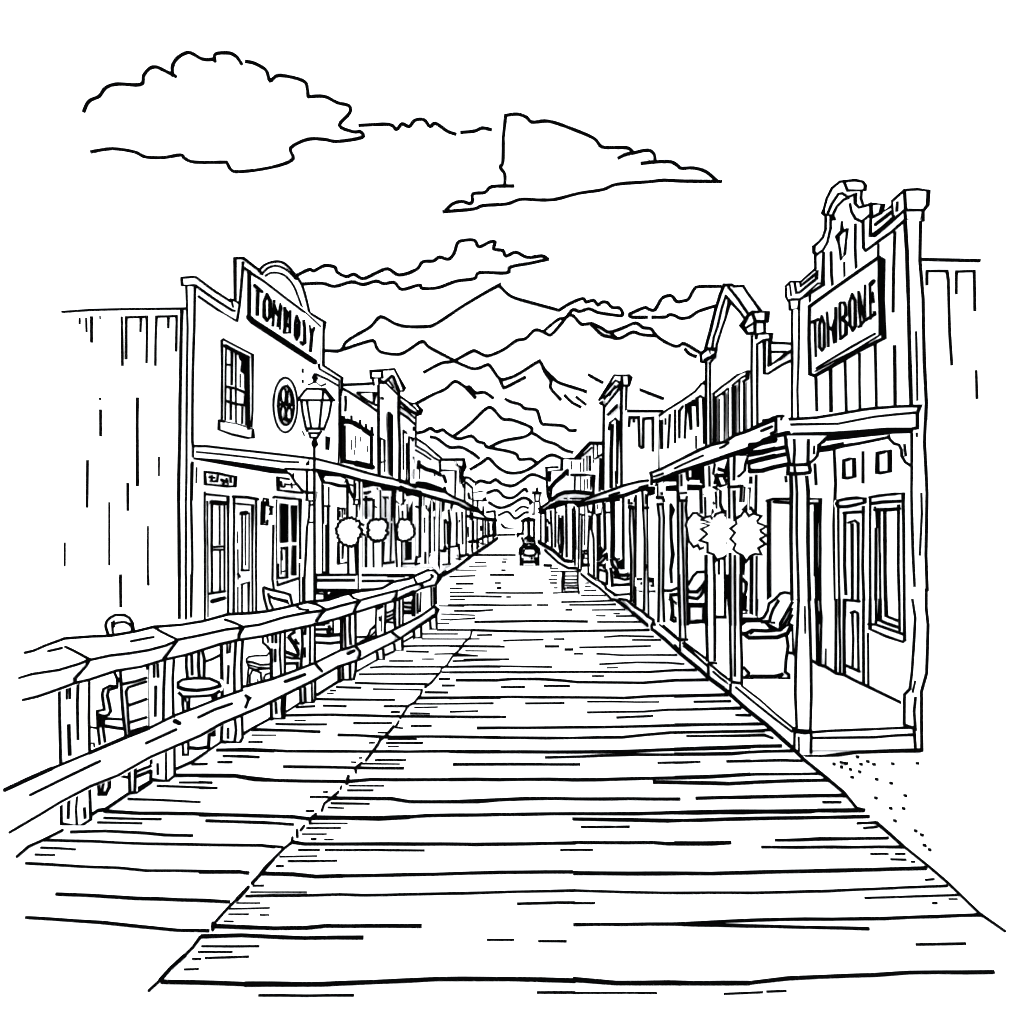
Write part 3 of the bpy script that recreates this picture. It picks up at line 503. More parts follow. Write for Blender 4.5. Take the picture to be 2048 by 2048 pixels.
# ---- street lamp
def lamp(label, d, pole_x, py_top, py_base, build):
    b0 = FY(d).hit(pole_x, py_base)
    t = T('street_lamp', label, 'street lamp', (b0.x, d, 0), 'street lamps'); build(t, FY(d), b0); return t
def lamp1(t, s, b0):
    m = MB(); m.fill(s, P('B', '955 1155 1020 1070 1150 1070 1235 1160 1210 1170 1190 1280 1150 1390 1110 1440 1050 1450 1010 1390 975 1165'), .28)
    m.ink(s, 'B', '950 1158 1235 1160/5;975 1165 985 1250 1010 1370 1022 1402/5;1020 1170 1035 1270 1052 1370/5;1135 1170 1125 1270 1115 1370/5;1210 1165 1190 1280 1148 1392/5;1010 1380 1150 1380/5')
    m.obj('lantern_glass', t)
    m = MB(); m.fill(s, P('B', '955 1155 1020 1070 1150 1070 1235 1160'), -.03); s2 = FY(s.p.y-.04)
    m.ink(s2, 'B', '955 1150 1000 1090 1020 1072 1160 1075 1180 1100 1225 1155/5;1030 1042 1060 1030/3;1130 1050 1165 1035/4;1145 1080 1140 1150/5;1165 1100 1200 1150/4')
    m.blk(s2, 'B', '1070 950 1100 950 1098 975 1110 990 1095 1020 1140 1050 1120 1055 1090 1030 1050 1035 1065 1010 1052 985'); m.obj('lantern_cap', t)
    m = MB(); m.ink(s, 'B', '1035 1415 1110 1415/4;1035 1415 1045 1450 1100 1452/4;1130 1400 1095 1455/5;985 1400 1000 1435/3')
    m.blk(s, 'B', '1050 1490 1065 1455 1095 1455 1112 1505 1090 1530 1055 1520'); m.obj('collar', t)
    m = MB(); h = s.hit(628.5, 893); m.tube([Vector((b0.x, s.p.y, 0)), h], [.024, .022], 8, 1); m.obj('pole', t)
lamp('tall black street lamp standing in front of the left porch', 13.0, 629.5, 893, 1300, lamp1)
def lamp2(t, s, b0):
    m = MB(); m.ink(s, 'N2', '1300 625 1305 690 1345 690 1355 620/4;1280 605 1365 608/6'); m.fill(s, P('N2', '1300 615 1355 615 1348 690 1305 690'), .3); m.obj('lantern_glass', t)
    m = MB(); m.blk(s, 'N2', '1305 600 1308 560 1325 545 1340 560 1342 600'); m.obj('lantern_cap', t)
    m = MB(); m.ink(s, 'N2', '1297 700 1295 810/4;1350 700 1357 790/4;1275 812 1300 815/4;1335 800 1365 795/4'); m.box((b0.x-.03, s.p.y+.02, 0), (b0.x+.03, s.p.y+.08, s.hit(1070, 1005).z)); m.obj('pole', t)
lamp('small distant street lamp rising beside the far right porch roof', 45, 1073, 0, 1110, lamp2)
# ---- things in the left yard
def flat(name, label, cat, d, parts, grp=None):
    base = FY(d).hit(*parts[0][1][0]); t = T(name, label, cat, (base.x, d, max(0, base.z-.5)), grp)
    for nm, poly, th, sysn, ik, bk in parts:
        m = MB()
        if poly: m.fill(FY(d), poly, th)
        if ik: m.ink(FY(d), sysn, ik)
        if bk: m.blk(FY(d), sysn, bk)
        m.obj(nm, t)
    return t
flat('chair', 'chair with a wide dark backrest pushed against the rail below the shop window', 'chair', 11.6,
     [('backrest', P('D', '675 1070 720 1075 850 1105 890 1120 910 1190 900 1290 720 1290'), .06, 'D', '680 1070 690 1062 720 1075 850 1105 890 1120 905 1190/5;680 1080 690 1150 715 1240/5;720 1110 735 1180 760 1230/4', '712 1105 760 1130 875 1155 890 1200 850 1185 760 1160 722 1135'),
      ('seat', P('D', '720 1290 900 1290 900 1310 720 1310'), .4, 'D', '', '')])
flat('chair', 'chair behind the two nearest fence posts with a curved arm and slatted back', 'chair', 6.75,
     [('backrest', P('C', '885 740 1130 740 1130 1180 1000 1240 970 1240 945 950 930 745'), .03, 'C', '930 745 940 950 950 1080 970 1240/5;940 845 1050 820 1130 795/5;1130 825 1050 850 990 870 975 900 985 1000 990 1100 1000 1240/4.5;990 1010 1130 960/5;1000 1140 1130 1100/5;1010 1215 1130 1180/8', ''),
      ('armrest', P('C', '900 860 850 855 800 880 790 920 805 1040 750 1050 755 1090 850 1080 860 1050 830 930 840 890 905 870'), .04, 'C', '885 755 905 800 905 860 850 855 800 880 788 920 795 980 805 1040 750 1050 752 1100/5;905 870 840 890 830 930 845 1000 855 1050 840 1080 800 1095/5', ''),
      ('seat', P('C', '755 1090 945 1115 950 1190 755 1180'), .04, 'C', '820 1110 945 1115/4.5;800 1165 880 1180 950 1190/6;700 1175 750 1185/4;750 1078 800 1090/4', ''),
      ('leg', P('C', '755 1090 800 1095 815 1300 775 1310'), .04, 'C', '752 1090 755 1180 770 1310/4.5;800 1095 798 1190 812 1290/4.5;700 1300 725 1300 730 1330/3', ''),
      ('leg', P('C', '760 1570 845 1560 845 1640 820 1690 765 1690'), .04, 'C', '760 1610 765 1690/5;765 1690 820 1690/8;820 1690 845 1640 845 1580/6;800 1600 790 1660/4', ''),
      ('leg', P('C', '995 1470 1045 1470 1045 1680 1005 1680'), .04, 'C', '995 1480 1000 1600 1002 1680/5;1045 1480 1045 1600 1042 1680/5;1002 1685 1045 1680/5', ''),
      ('stretcher', P('C', '1050 1510 1165 1470 1165 1515 1050 1555'), .04, 'C', '900 1540 940 1555 990 1565/5;1050 1520 1110 1495 1165 1475/4.5;1055 1560 1165 1515/6', '')])
flat('chair', 'round-backed chair whose arched top shows above the fence at far left', 'chair', 9.6,
     [('backrest', P('C', '830 470 815 390 840 340 890 308 960 308 1015 350 1035 470'), .05, 'C', '835 458 818 410 815 385 825 355 850 330 890 308 960 308 1000 330 1025 370 1035 435/5;872 450 865 365/4;880 355 880 400/3;870 385 910 368 960 362 1000 380 1020 405 1020 440/4.5', '')])
flat('bar_stool', 'round-topped stool with a straight back behind the second fence post', 'stool', 7.9,
     [('seat', P('C', '1375 870 1375 830 1410 805 1500 795 1620 800 1690 830 1705 860 1690 905 1600 940 1410 940 1380 910'), .1, 'C', '1375 870 1375 830 1410 808 1500 798 1620 800 1690 830 1703 855/5;1375 868 1430 885 1520 892 1620 880 1703 858/6;1380 910 1410 940 1500 940 1600 935 1650 925 1695 900/5', ''),
      ('backrest', P('C', '1440 590 1580 570 1590 600 1580 800 1445 800'), .04, 'C', '1440 620 1438 700 1448 800/5;1480 605 1485 770/5;1535 600 1532 700 1540 790/5;1565 590 1580 650 1578 795/5;1590 668 1640 650 1700 620/5', ''),
      ('leg', P('C', '1410 940 1465 940 1462 1060 1415 1060'), .04, 'C', '1410 940 1410 1000 1417 1055/5;1465 950 1462 1050/4;1432 950 1435 975/3;1445 980 1448 1050/3', ''),
      ('leg', P('C', '1640 930 1690 910 1690 970 1650 980'), .04, 'C', '1640 940 1650 975/5;1665 920 1665 970/6', ''),
      ('leg', P('C', '1410 1270 1455 1260 1455 1390 1415 1390'), .04, 'C', '1410 1290 1415 1390 1455 1390 1455 1280/4', ''),
      ('foot_rest', P('C', '1455 1290 1620 1210 1610 1335 1460 1335'), .04, 'C', '1455 1335 1530 1342 1610 1330/6;1618 1215 1612 1330/6;1650 1195 1652 1240/8', '')])
flat('chair', 'cushioned low chair between the third and fourth fence posts', 'chair', 10.2,
     [('backrest', P('D', '675 1450 745 1440 745 1560 700 1520'), .05, 'D', '678 1450 680 1490 715 1520/3.7;715 1520 740 1555/5.0;715 1445 718 1490/2.5', ''),
      ('seat', P('D', '550 1620 560 1600 620 1588 710 1588 745 1560 745 1700 620 1700 555 1670'), .3, 'D', '552 1640 552 1615 570 1598 620 1590 710 1588 735 1555/3.1;555 1635 600 1640 660 1660 740 1655/3.7;555 1645 570 1680 620 1698 740 1690/3.1;570 1660 640 1680 740 1685/1.9', ''),
      ('leg', P('D', '558 1680 605 1690 580 1830 550 1830'), .05, 'D', '568 1680 560 1750 555 1830/3.1;600 1700 580 1740 578 1820/3.1;552 1830 600 1825/3.1', ''),
      ('leg', P('D', '660 1710 745 1720 745 1760 665 1800'), .05, 'D', '605 1700 640 1712 662 1722 668 1795/3.7;640 1770 640 1800/2.5;740 1722 700 1735 688 1760 692 1790/3.1', '')])
flat('chair', 'folding deck chair between the fourth and fifth fence posts', 'chair', 11.0,
     [('backrest', P('D', '880 1440 925 1390 975 1390 975 1590 955 1590'), .05, 'D', '878 1440 900 1420 922 1410 920 1392/5;880 1445 920 1500 960 1575/7;930 1460 945 1490 970 1500/4', ''),
      ('seat', P('D', '850 1560 970 1590 970 1690 850 1690'), .3, 'D', '855 1560 900 1575 950 1595/6;860 1600 900 1610 960 1612/4;850 1650 945 1648 945 1690/5', '')])
flat('bench', 'slatted bench between the fifth and sixth fence posts', 'bench', 12.6,
     [('backrest', P('D', '1085 1330 1280 1330 1280 1430 1085 1430'), .05, 'D', '1090 1343 1150 1343/9;1150 1345 1190 1335/4;1090 1388 1190 1385/5;1190 1360 1200 1385 1180 1410/6;1222 1325 1222 1420/4;1200 1420 1225 1420/5', ''),
      ('seat', P('D', '1085 1430 1280 1430 1280 1500 1085 1500'), .35, 'D', '1090 1430 1190 1435 1280 1425/7;1090 1488 1200 1495 1280 1485/6', '')])
flat('bench', 'small bench end tucked behind the sixth fence post', 'bench', 14,
     [('seat', P('D', '1400 1445 1490 1445 1550 1360 1550 1450 1410 1505'), .3, 'D', '1400 1445 1495 1443/5;1410 1500 1450 1475 1550 1440/5;1490 1440 1510 1390 1550 1355/5;1510 1440 1550 1400/3', '')])
flat('folding_chair', 'striped folding chair behind the seventh fence post', 'chair', 15,
     [('backrest', P('D', '1630 1235 1695 1220 1695 1350 1630 1360'), .05, 'D', '1630 1260 1660 1250 1690 1235/4;1635 1290 1695 1265/4;1635 1320 1695 1290/4;1640 1330 1690 1335/4', '')])
flat('folding_chair', 'slatted chair behind the eighth fence post', 'chair', 16,
     [('backrest', P('D', '1765 1170 1845 1160 1845 1280 1765 1280'), .05, 'D', '1770 1180 1830 1182/5;1770 1212 1840 1220/5;1770 1245 1845 1245/4;1770 1262 1845 1262/4;1840 1160 1842 1280/7', '')])
flat('low_fence', 'low boarded fence closing the far end of the yard', 'fence', 17.6,
     [('board', P('N4', '200 1600 730 1600 730 1820 200 1820'), .06, 'N4', '205 1608 720 1606/5;220 1680 700 1678/6;205 1605 205 1800/4;205 1800 720 1803/5;205 1815 790 1818/8', ''),
      ('board', P('N4', '800 1520 1700 1520 1700 1640 1200 1700 1040 1800 800 1800'), .06, 'N4', '800 1610 1450 1610 1500 1625/5.5;800 1688 1200 1686/5;790 1800 1050 1795/6;1135 1622 1340 1620/6', '')])
flat('side_table', 'small low table seen just over the far rail', 'table', 16.5, [('table_top', P('N4', '200 1850 330 1850 500 1850 400 1930 200 1930'), .3, 'N4', '330 1850 330 1920/9;360 1885 400 1850 540 1850/5;360 1890 480 1880 590 1845/4;205 1850 325 1852/4', '')])
# ---- the log fence
rl = T('log_fence', 'heavy two-rail timber fence curving along the left edge of the boardwalk', 'fence', (-2.6, 6.09, 0))
R1 = V2((-2.60, 6.09), (-1.41, 17.1)); R2 = V2((-2.83, 6.09), (-1.64, 17.1))
tb = P('C', '150 795 250 765 450 735 600 690 700 655 850 622 1000 605 1150 580 1280 545 1375 500 1550 465 1750 420 1880 405')+P('D', '650 1350 850 1290 1000 1260 1165 1230 1290 1200 1430 1160 1600 1115 1720 1085')+P('N2', '60 1520 160 1490 210 1480 290 1445 315 1410')
bt = P('C', '180 965 290 940 460 880 580 835 690 810 900 740 1090 710 1270 655 1430 620 1560 580 1700 535 1830 505')+P('D', '680 1440 850 1400 1080 1350 1270 1300 1400 1255 1560 1205 1680 1170 1850 1100')+P('N2', '110 1580 210 1530 345 1495 370 1450')
bk = P('C', '195 600 260 585 350 545 500 490 700 475 850 470 1050 435 1190 400 1400 385 1580 355')+P('D', '230 1320 410 1270 600 1260 720 1245 880 1210 1020 1175 1180 1160 1300 1120')+P('N4', '790 1818 900 1805 1060 1780 1200 1700 1400 1660 1550 1590 1650 1545')
m = MB(); m.fill(R1, tb+rev(bt), -.035)
# top face as a loft between front-top edge and back-top edge
def resamp(pts, n):
    x0, x1 = pts[0][0], pts[-1][0]; o = []
    for i in range(n):
        x = x0+(x1-x0)*i/(n-1)
        for a, c in zip(pts, pts[1:]):
            if a[0] <= x <= c[0] or c is pts[-1]:
                t = (x-a[0])/max(1e-6, c[0]-a[0]); o.append((x, a[1]+(c[1]-a[1])*min(1, max(0, t)))); break
    return o
ta, tk = resamp(tb, 40), resamp(bk, 40)
m.quadstrip([R1.hit(*p) for p in ta], [R2.hit(*p) for p in tk], (0, 0, -.1))
R1f = V2((-2.56, 6.09), (-1.37, 17.1))
m.ink(R1f, 'C', '150 795 250 765 450 735 600 690 690 655/5;700 655 850 622 1000 605 1150 580 1280 545 1370 505/5;1375 500 1550 465 1750 420 1880 405/5;505 555 560 580 690 650 670 700 580 800 580 830/5;1190 405 1250 440 1370 500 1340 550 1265 650/5;1740 345 1800 365 1880 400 1850 460 1845 495/5;375 588 475 565/5;1015 512 1100 495 1185 480/5')
m.ink(R1f, 'D', '540 1365 650 1350 850 1290 1000 1260 1150 1238/5;1170 1235 1290 1200 1430 1165/5;1440 1158 1600 1115 1720 1085/5;1020 1175 1100 1195 1165 1230 1130 1270 1095 1320/5;1340 1105 1380 1145 1430 1160 1400 1210 1385 1250/4.5;1715 1095 1710 1130 1680 1165/4.5;940 1210 990 1235/4;960 1230 1030 1235/4')
m.ink(R1f, 'N2', '0 1545 60 1520 160 1490 210 1480/5;140 1440 160 1480 215 1500 217 1520/5;220 1475 290 1445 318 1410/5;300 1400 315 1420/5;260 1360 330 1355 370 1400 378 1440 345 1500/5;345 1500 350 1515/5')
m.inkp(R1f, bt, 5); m.inkp(R1f, bk, 5.5)
m.obj('top_rail', rl)
lu = P('C', '40 1660 210 1580 400 1495 690 1375 980 1250 1150 1185 1350 1085 1700 950 1870 890')+P('Q2', '460 510 650 440 740 405 900 325 1000 295 1190 220 1410 110 1510 40')
ll = P('Q1', '70 580 300 445 430 365 640 255 830 180 1060 50')+P('Q2', '0 875 140 795 390 690 640 565 740 515 890 430 1040 380 1140 325 1270 260 1420 165 1520 100')
m = MB(); m.fill(R1, lu+rev(ll), -.03)
m.ink(R1f, 'C', '40 1660 210 1580 400 1495/8;400 1495 690 1375/5;690 1375 980 1250 1150 1185/7;1150 1185 1350 1085 1700 950 1870 890/5;235 1700 500 1570 770 1440/5;1130 1300 1360 1195/5;1535 1100 1660 1040 1790 995/5;1355 1130 1385 1145/8')
m.ink(R1f, 'Q2', '275 560 460 510 650 440 740 405/5;740 405 760 430 785 458/5;750 400 900 325 1000 295/5;1000 295 1030 330 1030 355 1020 375/5;1010 290 1190 220 1410 110 1510 40/5;1240 210 1285 245/5;1300 240 1400 170 1510 95/4;1300 245 1300 300/4;1510 40 1530 60 1520 100/5;550 525 610 505 675 480/6;295 615 318 630 310 650 295 690/5;955 345 990 328/6')
m.inkp(R1f, ll, 5)
m.obj('bottom_rail', rl)
posts = [(119, 150, 182, 1375, 1652, 'C', '458 890 460 1130 468 1450/5;603 845 598 1000 603 1270/5;690 830 688 1100 692 1350/5;515 870 515 960/3.5;540 860 540 955/4;530 1160 538 1390/6', 'Q1', '430 370 432 520 520 535 570 535 640 490 632 260/5;545 315 535 420 543 535/4;485 350 480 480/5;595 410 600 480/5'),
         (296, 330, 349, 1320, 1564, 'C', '1140 690 1135 850 1140 1160/6;1275 665 1265 900 1262 1120/5;1345 650 1335 800 1340 1100/5;1190 690 1190 790/4;1218 690 1222 790/4;1203 860 1200 1090/5', 'C', '1165 1400 1170 1490 1162 1575/5;1162 1578 1240 1590 1290 1600 1350 1550 1348 1330/5;1283 1350 1283 1600/4;1218 1460 1220 1540/4'),
         (443, 470, 486, 1285, 1487, 'C', '1710 540 1712 700 1715 940/6;1822 520 1810 750 1812 910/5;1875 505 1865 700 1870 890 1820 915/5;1755 540 1755 605/3;1780 530 1775 600/3;1765 700 1760 840/4', 'C', '1715 1160 1708 1290 1850 1300 1875 1260 1870 1090/5;1815 1110 1825 1200 1815 1280/4.5;1762 1185 1762 1260/4'),
         (541, 560, 571, 1265, 1440, 'D', '742 1540 745 1760/6;815 1400 810 1560 820 1740/4;850 1390 848 1560 850 1730/4.5;780 1410 780 1490/4;752 1420 752 1490/4;712 1440 720 1480/4;775 1540 775 1635/4', 'Q2', '457 655 460 765/5;445 765 490 770 540 770 548 610/6;530 620 525 700 530 760/4;488 660 492 730/4'),
         (600, 620, 631, 1250, 1408, 'D', '978 1360 985 1500 973 1680/5;1045 1350 1042 1650/4;1080 1340 1078 1640/4;1008 1380 1005 1425/4;1002 1530 1005 1600/4', 'Q2', '645 570 648 665 725 665 742 640 742 520/5;675 565 678 655/5;720 540 722 660/3.5'),
         (681, 702, 712, 1230, 1363, 'D', '1285 1300 1285 1545/6;1352 1270 1350 1400 1358 1500/5;1393 1260 1395 1380 1397 1510/5;1312 1300 1318 1530/4', 'Q2', '895 435 895 520 975 520/6;920 435 922 515/4;965 400 968 520/5;1005 395 1003 450 990 510/5'),
         (751, 763, 772, 1205, 1322, 'D', '1555 1225 1550 1350 1555 1450/4;1628 1195 1622 1410/5;1570 1220 1600 1205/7;1580 1290 1582 1320/3;1597 1280 1595 1400/2.5', 'Q2', '1140 340 1145 390 1185 390 1180 320/5.5'),
         (788, 799, 808, 1192, 1304, 'D', '1700 1165 1695 1270 1700 1370/6;1735 1155 1735 1360/4;1762 1150 1762 1350/4', 'Q2', '1250 285 1255 330 1305 335 1303 240/5'),
         (826, 836, 843, 1180, 1279, 'D', '1845 1110 1845 1280/6;1875 1110 1875 1260/4;1900 1100 1895 1250/4', 'Q2', '1375 190 1380 250 1425 245 1425 120/5'),
         (861, 869, 874, 1165, 1262, 'N2', '300 1520 302 1700/4;325 1520 330 1690/3;347 1510 350 1680/4.5', 'Q2', '1480 120 1485 190 1525 195 1522 100/5')]
for i, (l, md, r, yt, yb, s1, i1, s2, i2) in enumerate(posts):
    Y = F*H/(yb-CY-3); s = FY(Y-.02 if i else Y)
    dep = max(.03, Y*((md-CX)/(r-CX)-1)*.93)
    m = MB(); m.fill(s, [(l, yt), (md, yt), (md, yb-2), (l, yb-4)], dep)
    m.ink(s, s1, i1); m.ink(s, s2, i2); m.obj('post', rl)
# @@RIGHT
# ================================================================ RIGHT SIDE OF THE STREET
RW = FX(3.45); RP = FX(2.25); RF = FX(2.06); RN = FY(8.05)
RWf = FX(3.42)
b = T('tall_storefront_building', 'tall plank-fronted building nearest on the right with a curved parapet', 'building', (3.45, 8.6, 0))
m = MB()
m.fill(RW, P('E', '120 1930 130 1080 110 1070 90 1010 82 900 120 858 200 858 310 760 300 590 380 500 395 350 370 335 400 220 440 140 500 85 620 75 690 90 700 155 670 160 680 265 740 258 832 262 822 325 900 275 905 240 1000 152 1100 145 1185 160 1180 280 1150 320 1140 400 1125 400 1125 700 1150 1000 1170 1500 1175 1930')+[(1850, 1470), (1590, 1325)], .3)
m.box((3.76, 8.9, -.3), (9.5, 12.6, 4.2))
m.ink(RW, 'E', '''432 635 435 800 445 910/5;533 715 537 850/4;620 420 618 600 627 780/5;797 575 797 670/4;925 480 915 800 912 1095/5;
130 1080 130 1930/5;185 1020 180 1500 172 1700 178 1910/4.5;315 1610 322 1860/5;428 1540 432 1865/6;540 1480 550 1870/5;652 1420 655 1840/4.5;773 1350 782 1830/4.5;922 1360 927 1830/6;268 965 270 1050/4''')
m.ink(RW, 'F', '812 490 825 800 808 1200 822 1930/5;1090 500 1090 800/5;625 620 637 815/5')
m.obj('wall', b)
m = MB()
m.ink(RWf, 'E', '''85 900 85 980 100 1010 130 1000 190 1000 250 965 370 890 375 640/5;82 900 120 862 200 862 310 765/5;115 890 125 970/4;152 872 165 950 190 945 320 840 325 780/5;200 895 310 805/5;195 865 200 898/4;110 1010 115 1080 180 1070 190 1010/5;200 992 330 877 372 875/3;
310 640 312 760/5;320 655 300 640 300 590 340 555 370 520 390 460 392 350/5;430 360 430 450 405 560 370 620 320 655/4.5;380 345 370 335 378 300 400 220 440 140 500 90 620 78 680 90 700 120 695 155 560 158 535 95/5;
410 330 440 260 490 185 520 180 565 210 620 185 620 260 650 290 700 275 740 262 835 265 820 330 900 280/5;440 360 465 310 480 280 530 230 565 215/5;385 345 450 352 455 385 435 385/4;670 160 665 220 680 265/4.5;
580 265 590 320 620 375 670 400 735 345/5;740 260 745 370 820 330/6;740 370 737 510 770 510 900 400 1000 310/5;905 240 910 350/4;905 240 1000 155 1100 148 1187 160 1180 270 1150 310 1010 310 1000 155/5.5;1145 320 1140 392 1010 390 1003 320/5.5;945 250 942 315/5;
778 420 900 325/6;760 490 850 420 920 355/3;680 400 683 600 700 625 800 550 900 480 1000 390/5.5''')
m.obj('parapet_trim', b)
m = MB(); m.fill(RW, P('E', '515 400 480 515 495 600 510 690 540 650 550 540 565 455 530 460'), -.02)
m.ink(RWf, 'E', '517 400 515 470 480 515 490 560 500 610 510 690 540 650 550 540 560 455/4.5;517 430 525 470 560 460/5;485 505 520 480/4'); m.obj('wall_ornament', b)
m = MB(); m.fill(RN, P('E', '1125 688 1590 705')+[(1961, 1530), (1842, 1530)], .12)
m.ink(RN, 'E', '1130 690 1340 695 1580 700/6;1175 885 1175 780 1330 780 1340 850 1350 1250 1367 1505/5;1402 955 1402 785 1540 780 1545 1085/5;1555 1550 1562 1765/4.5')
m.obj('side_wall', b)
m = MB(); m.fill(FY(8.03), P('G', '1680 300 1780 330 1765 690 1735 820 1735 1240 1690 1238 1612 1050 1612 840 1655 800 1668 650'), .06)
m.ink(FY(8.0), 'G', '1765 100 1765 230 1778 350 1768 690 1732 820 1735 1235/5.5;1668 0 1688 300 1680 450 1665 680 1650 800 1612 840 1610 1050 1680 1080 1690 1235/5;1688 745 1670 825/3.5;1690 860 1680 960 1690 1090/5')
m.fill(FY(8.04), [(1817, 440), (1842, 440), (1855, 900), (1852, 1240), (1826, 1240), (1826, 832)], .04)
m.ink(FY(8.0), 'E', '1005 400 1020 640 1035 1200 1045 1600 1052 1810/7;1125 400 1120 700 1145 1000 1155 1500 1170 1800 1165 1930/6;1090 1250 1100 1780/4')
m.ink(FY(8.0), 'F', '1562 330 1560 900 1575 1500 1590 1800/5;1705 0 1685 400 1710 900 1700 1500 1712 1840/6;1612 320 1612 355/4;1655 900 1660 1100 1640 1500/4')
m.obj('corner_pilaster', b)
m = MB(); m.fill(RW, P('F', '835 1000 850 968 1110 950 1100 1035 1100 2100 860 2100 850 1040'), -.03)
m.ink(RWf, 'F', '835 1000 850 972 930 955 1030 945 1110 952 1110 990 1010 1015 940 1030 850 1032 835 1000/5.5;850 1040 852 1300 862 1930/4;1095 1030 1088 1600 1100 1930/5;905 1092 1000 1085 1085 1080/5;915 1100 912 1600 925 1880/5.5;950 1185 1010 1165 1045 1190 1042 1930/4.5')
m.ink(RWf, 'G', '1130 0 1128 690/5;1155 0 1160 690/4;1190 0 1187 400 1190 700/6;1325 0 1325 770/5;1355 410 1358 780/4;1200 175 1295 185/5;1287 0 1287 180/4;1235 265 1260 255 1285 268 1290 680/4.5;1245 270 1252 450 1248 640/4.5;1200 635 1295 677/5')
m.blk(RWf, 'F', '965 1190 1005 1190 1005 1930 970 1930'); m.blk(RWf, 'G', '1234 0 1258 0 1256 178 1238 178')
m.obj('door', b)
m = MB(); m.fill(RW, P('F', '1155 940 1480 900 1495 2250 1160 2100'), -.03)
m.ink(RWf, 'F', '1155 940 1240 925 1320 915 1400 908 1480 902 1480 1000 1490 1930/5;1160 940 1160 1930/4;1175 1000 1290 985 1450 978/5.5;1205 1060 1350 1060 1440 1050/6;1215 1240 1213 1930/5;1255 1480 1258 1930/3.5;1300 1085 1308 1930/6;1435 1020 1430 1600 1440 1930/5;1205 1035 1205 1070/4;1435 1015 1437 1050/4')
m.ink(RWf, 'G', '1370 0 1370 380 1480 430 1600 470 1613 460 1610 0/5;1360 347 1410 348 1500 380 1600 415/4.5;1440 0 1440 320 1500 345 1575 370/5.5;1480 0 1485 290 1575 325/5.5;1575 0 1578 390/4.5;1410 0 1412 345/4')
m.blk(RWf, 'F', '1205 1070 1265 1075 1265 1480 1240 1480 1235 1240 1212 1240'); m.obj('shop_window', b)
for k_ in ('905 580 905 755 940 755 1008 742 1005 568 960 570 905 585/5.5', '1230 510 1228 705 1260 705 1350 690 1350 490 1300 500 1230 515/6'):
    m = MB(); m.fill(RW, P('F', ' '.join(k_.split('/')[0].split()[:12])), -.02); m.ink(RWf, 'F', k_); m.obj('transom_window', b)
m = MB(); m.fill(RW, P('F', '160 965 680 955 680 2300 160 2300'), -.02)
m.ink(RWf, 'F', '160 975 220 955 400 955/5;235 985 400 995/6;182 970 182 1400 184 1930/8;575 955 680 955 678 1930/4.5;575 1000 640 1000 638 1500 645 1930/6.5;620 1080 622 1700/3')
m.ink(RWf, 'G', '658 0 660 190/7;990 0 998 300 1002 610/6;1020 0 1028 300 1022 630/4;1060 520 1058 640/3;1012 260 1012 340/5')
m.obj('display_window', b)
m = MB(); m.ink(RWf, 'G', '960 600 1010 630 1060 645 1130 690 1190 702 1260 740 1350 782 1480 845 1605 905/5.5;535 0 537 285/7;578 0 574 290/4;378 0 385 500/3;350 0 350 285/3.5'); m.obj('baseboard', b)
sign('shop_sign', 'big slanting framed board with dark lettering on the tall right building',
     '265 1055 262 1300 270 1580 310 1590/6;265 1055 450 920 620 800 800 675/6.5;800 672 838 695 835 1000 842 1300 780 1330 660 1390 540 1460 310 1590/6.5;800 690 800 900 808 1100 808 1265/4;822 700 822 1000 828 1260/3.5;320 1530 450 1450 600 1360 770 1265/4;310 1555 450 1480 600 1405 810 1275/3',
     '265 1055 450 920 800 672 838 695 842 1300 660 1390 310 1590 268 1580',
     ['290 1175 330 1155/6;307 1170 315 1440/5', '360 1130 343 1200 345 1370 362 1398 380 1370 380 1190 360 1130/4.5', '400 1100 410 1200 412 1365/4.5;412 1205 440 1240 465 1140 468 1065/4;468 1065 468 1330/5;445 1240 455 1335/4.5',
      '500 1030 505 1300/4.5;505 1025 535 1025 545 1060 545 1120 520 1150 548 1180 548 1270 505 1305/5', '595 960 575 1020 580 1200 600 1243 620 1205 618 1010 595 960/5', '645 940 650 1060 662 1210/4.5;647 950 668 1060 690 1150/5;695 890 692 1150/4.5;650 1212 690 1165/5',
      '733 880 738 1150/4.5;740 880 760 860/8;745 1000 755 960 760 1020/6;770 1095 770 1120/5;700 1160 770 1115/6'], RW, 'E', tx=.06)
# ---- right porch near: roof, header, deck, posts, brackets
pr = T('covered_porch', 'near porch on the right with square posts, a raised deck and curved brackets', 'porch', (2.25, 8.05, 0))
m = MB(); m.fill(RN, P('F', '310 170 640 160 940 120 1200 75 1500 60 1645 50 1620 280 1300 345 900 375 370 370'), .05)
m.ink(FY(8.02), 'F', '300 185 420 185 640 170 800 145 940 120 1100 92 1200 80 1390 65 1500 60 1645 58 1620 120/5.5;320 242 450 235 850 230 1000 200 1200 162 1400 140 1620 120/4.5;1640 60 1618 130 1618 270 1580 275/6')
m.blk(FY(8.02), 'F', '360 312 800 302 1040 285 1320 262 1582 262 1575 325 1380 330 1270 345 1100 362 950 380 750 400 720 390 740 345 370 348')
m.ink(FY(8.0), 'F', '665 440 700 400 740 365/5;665 490 760 480 900 445 1050 420 1340 360/6;670 455 730 450 900 415/4')
m.blk(FY(8.0), 'F', '665 450 830 435 980 410 980 432 880 460 800 488 665 500')
m.obj('end_fascia', pr)
m = MB(); m.ink(FY(8.0), 'F', '740 370 715 400 660 435 660 480 650 540 620 575 575 610/5;620 445 618 520/4;'); m.obj('bracket', pr)
m = MB(); m.ink(FY(8.0), 'F', '1340 345 1350 380 1390 420 1440 435 1462 480 1465 540 1500 600 1560 640/5;1492 430 1505 540/5'); m.obj('bracket', pr)
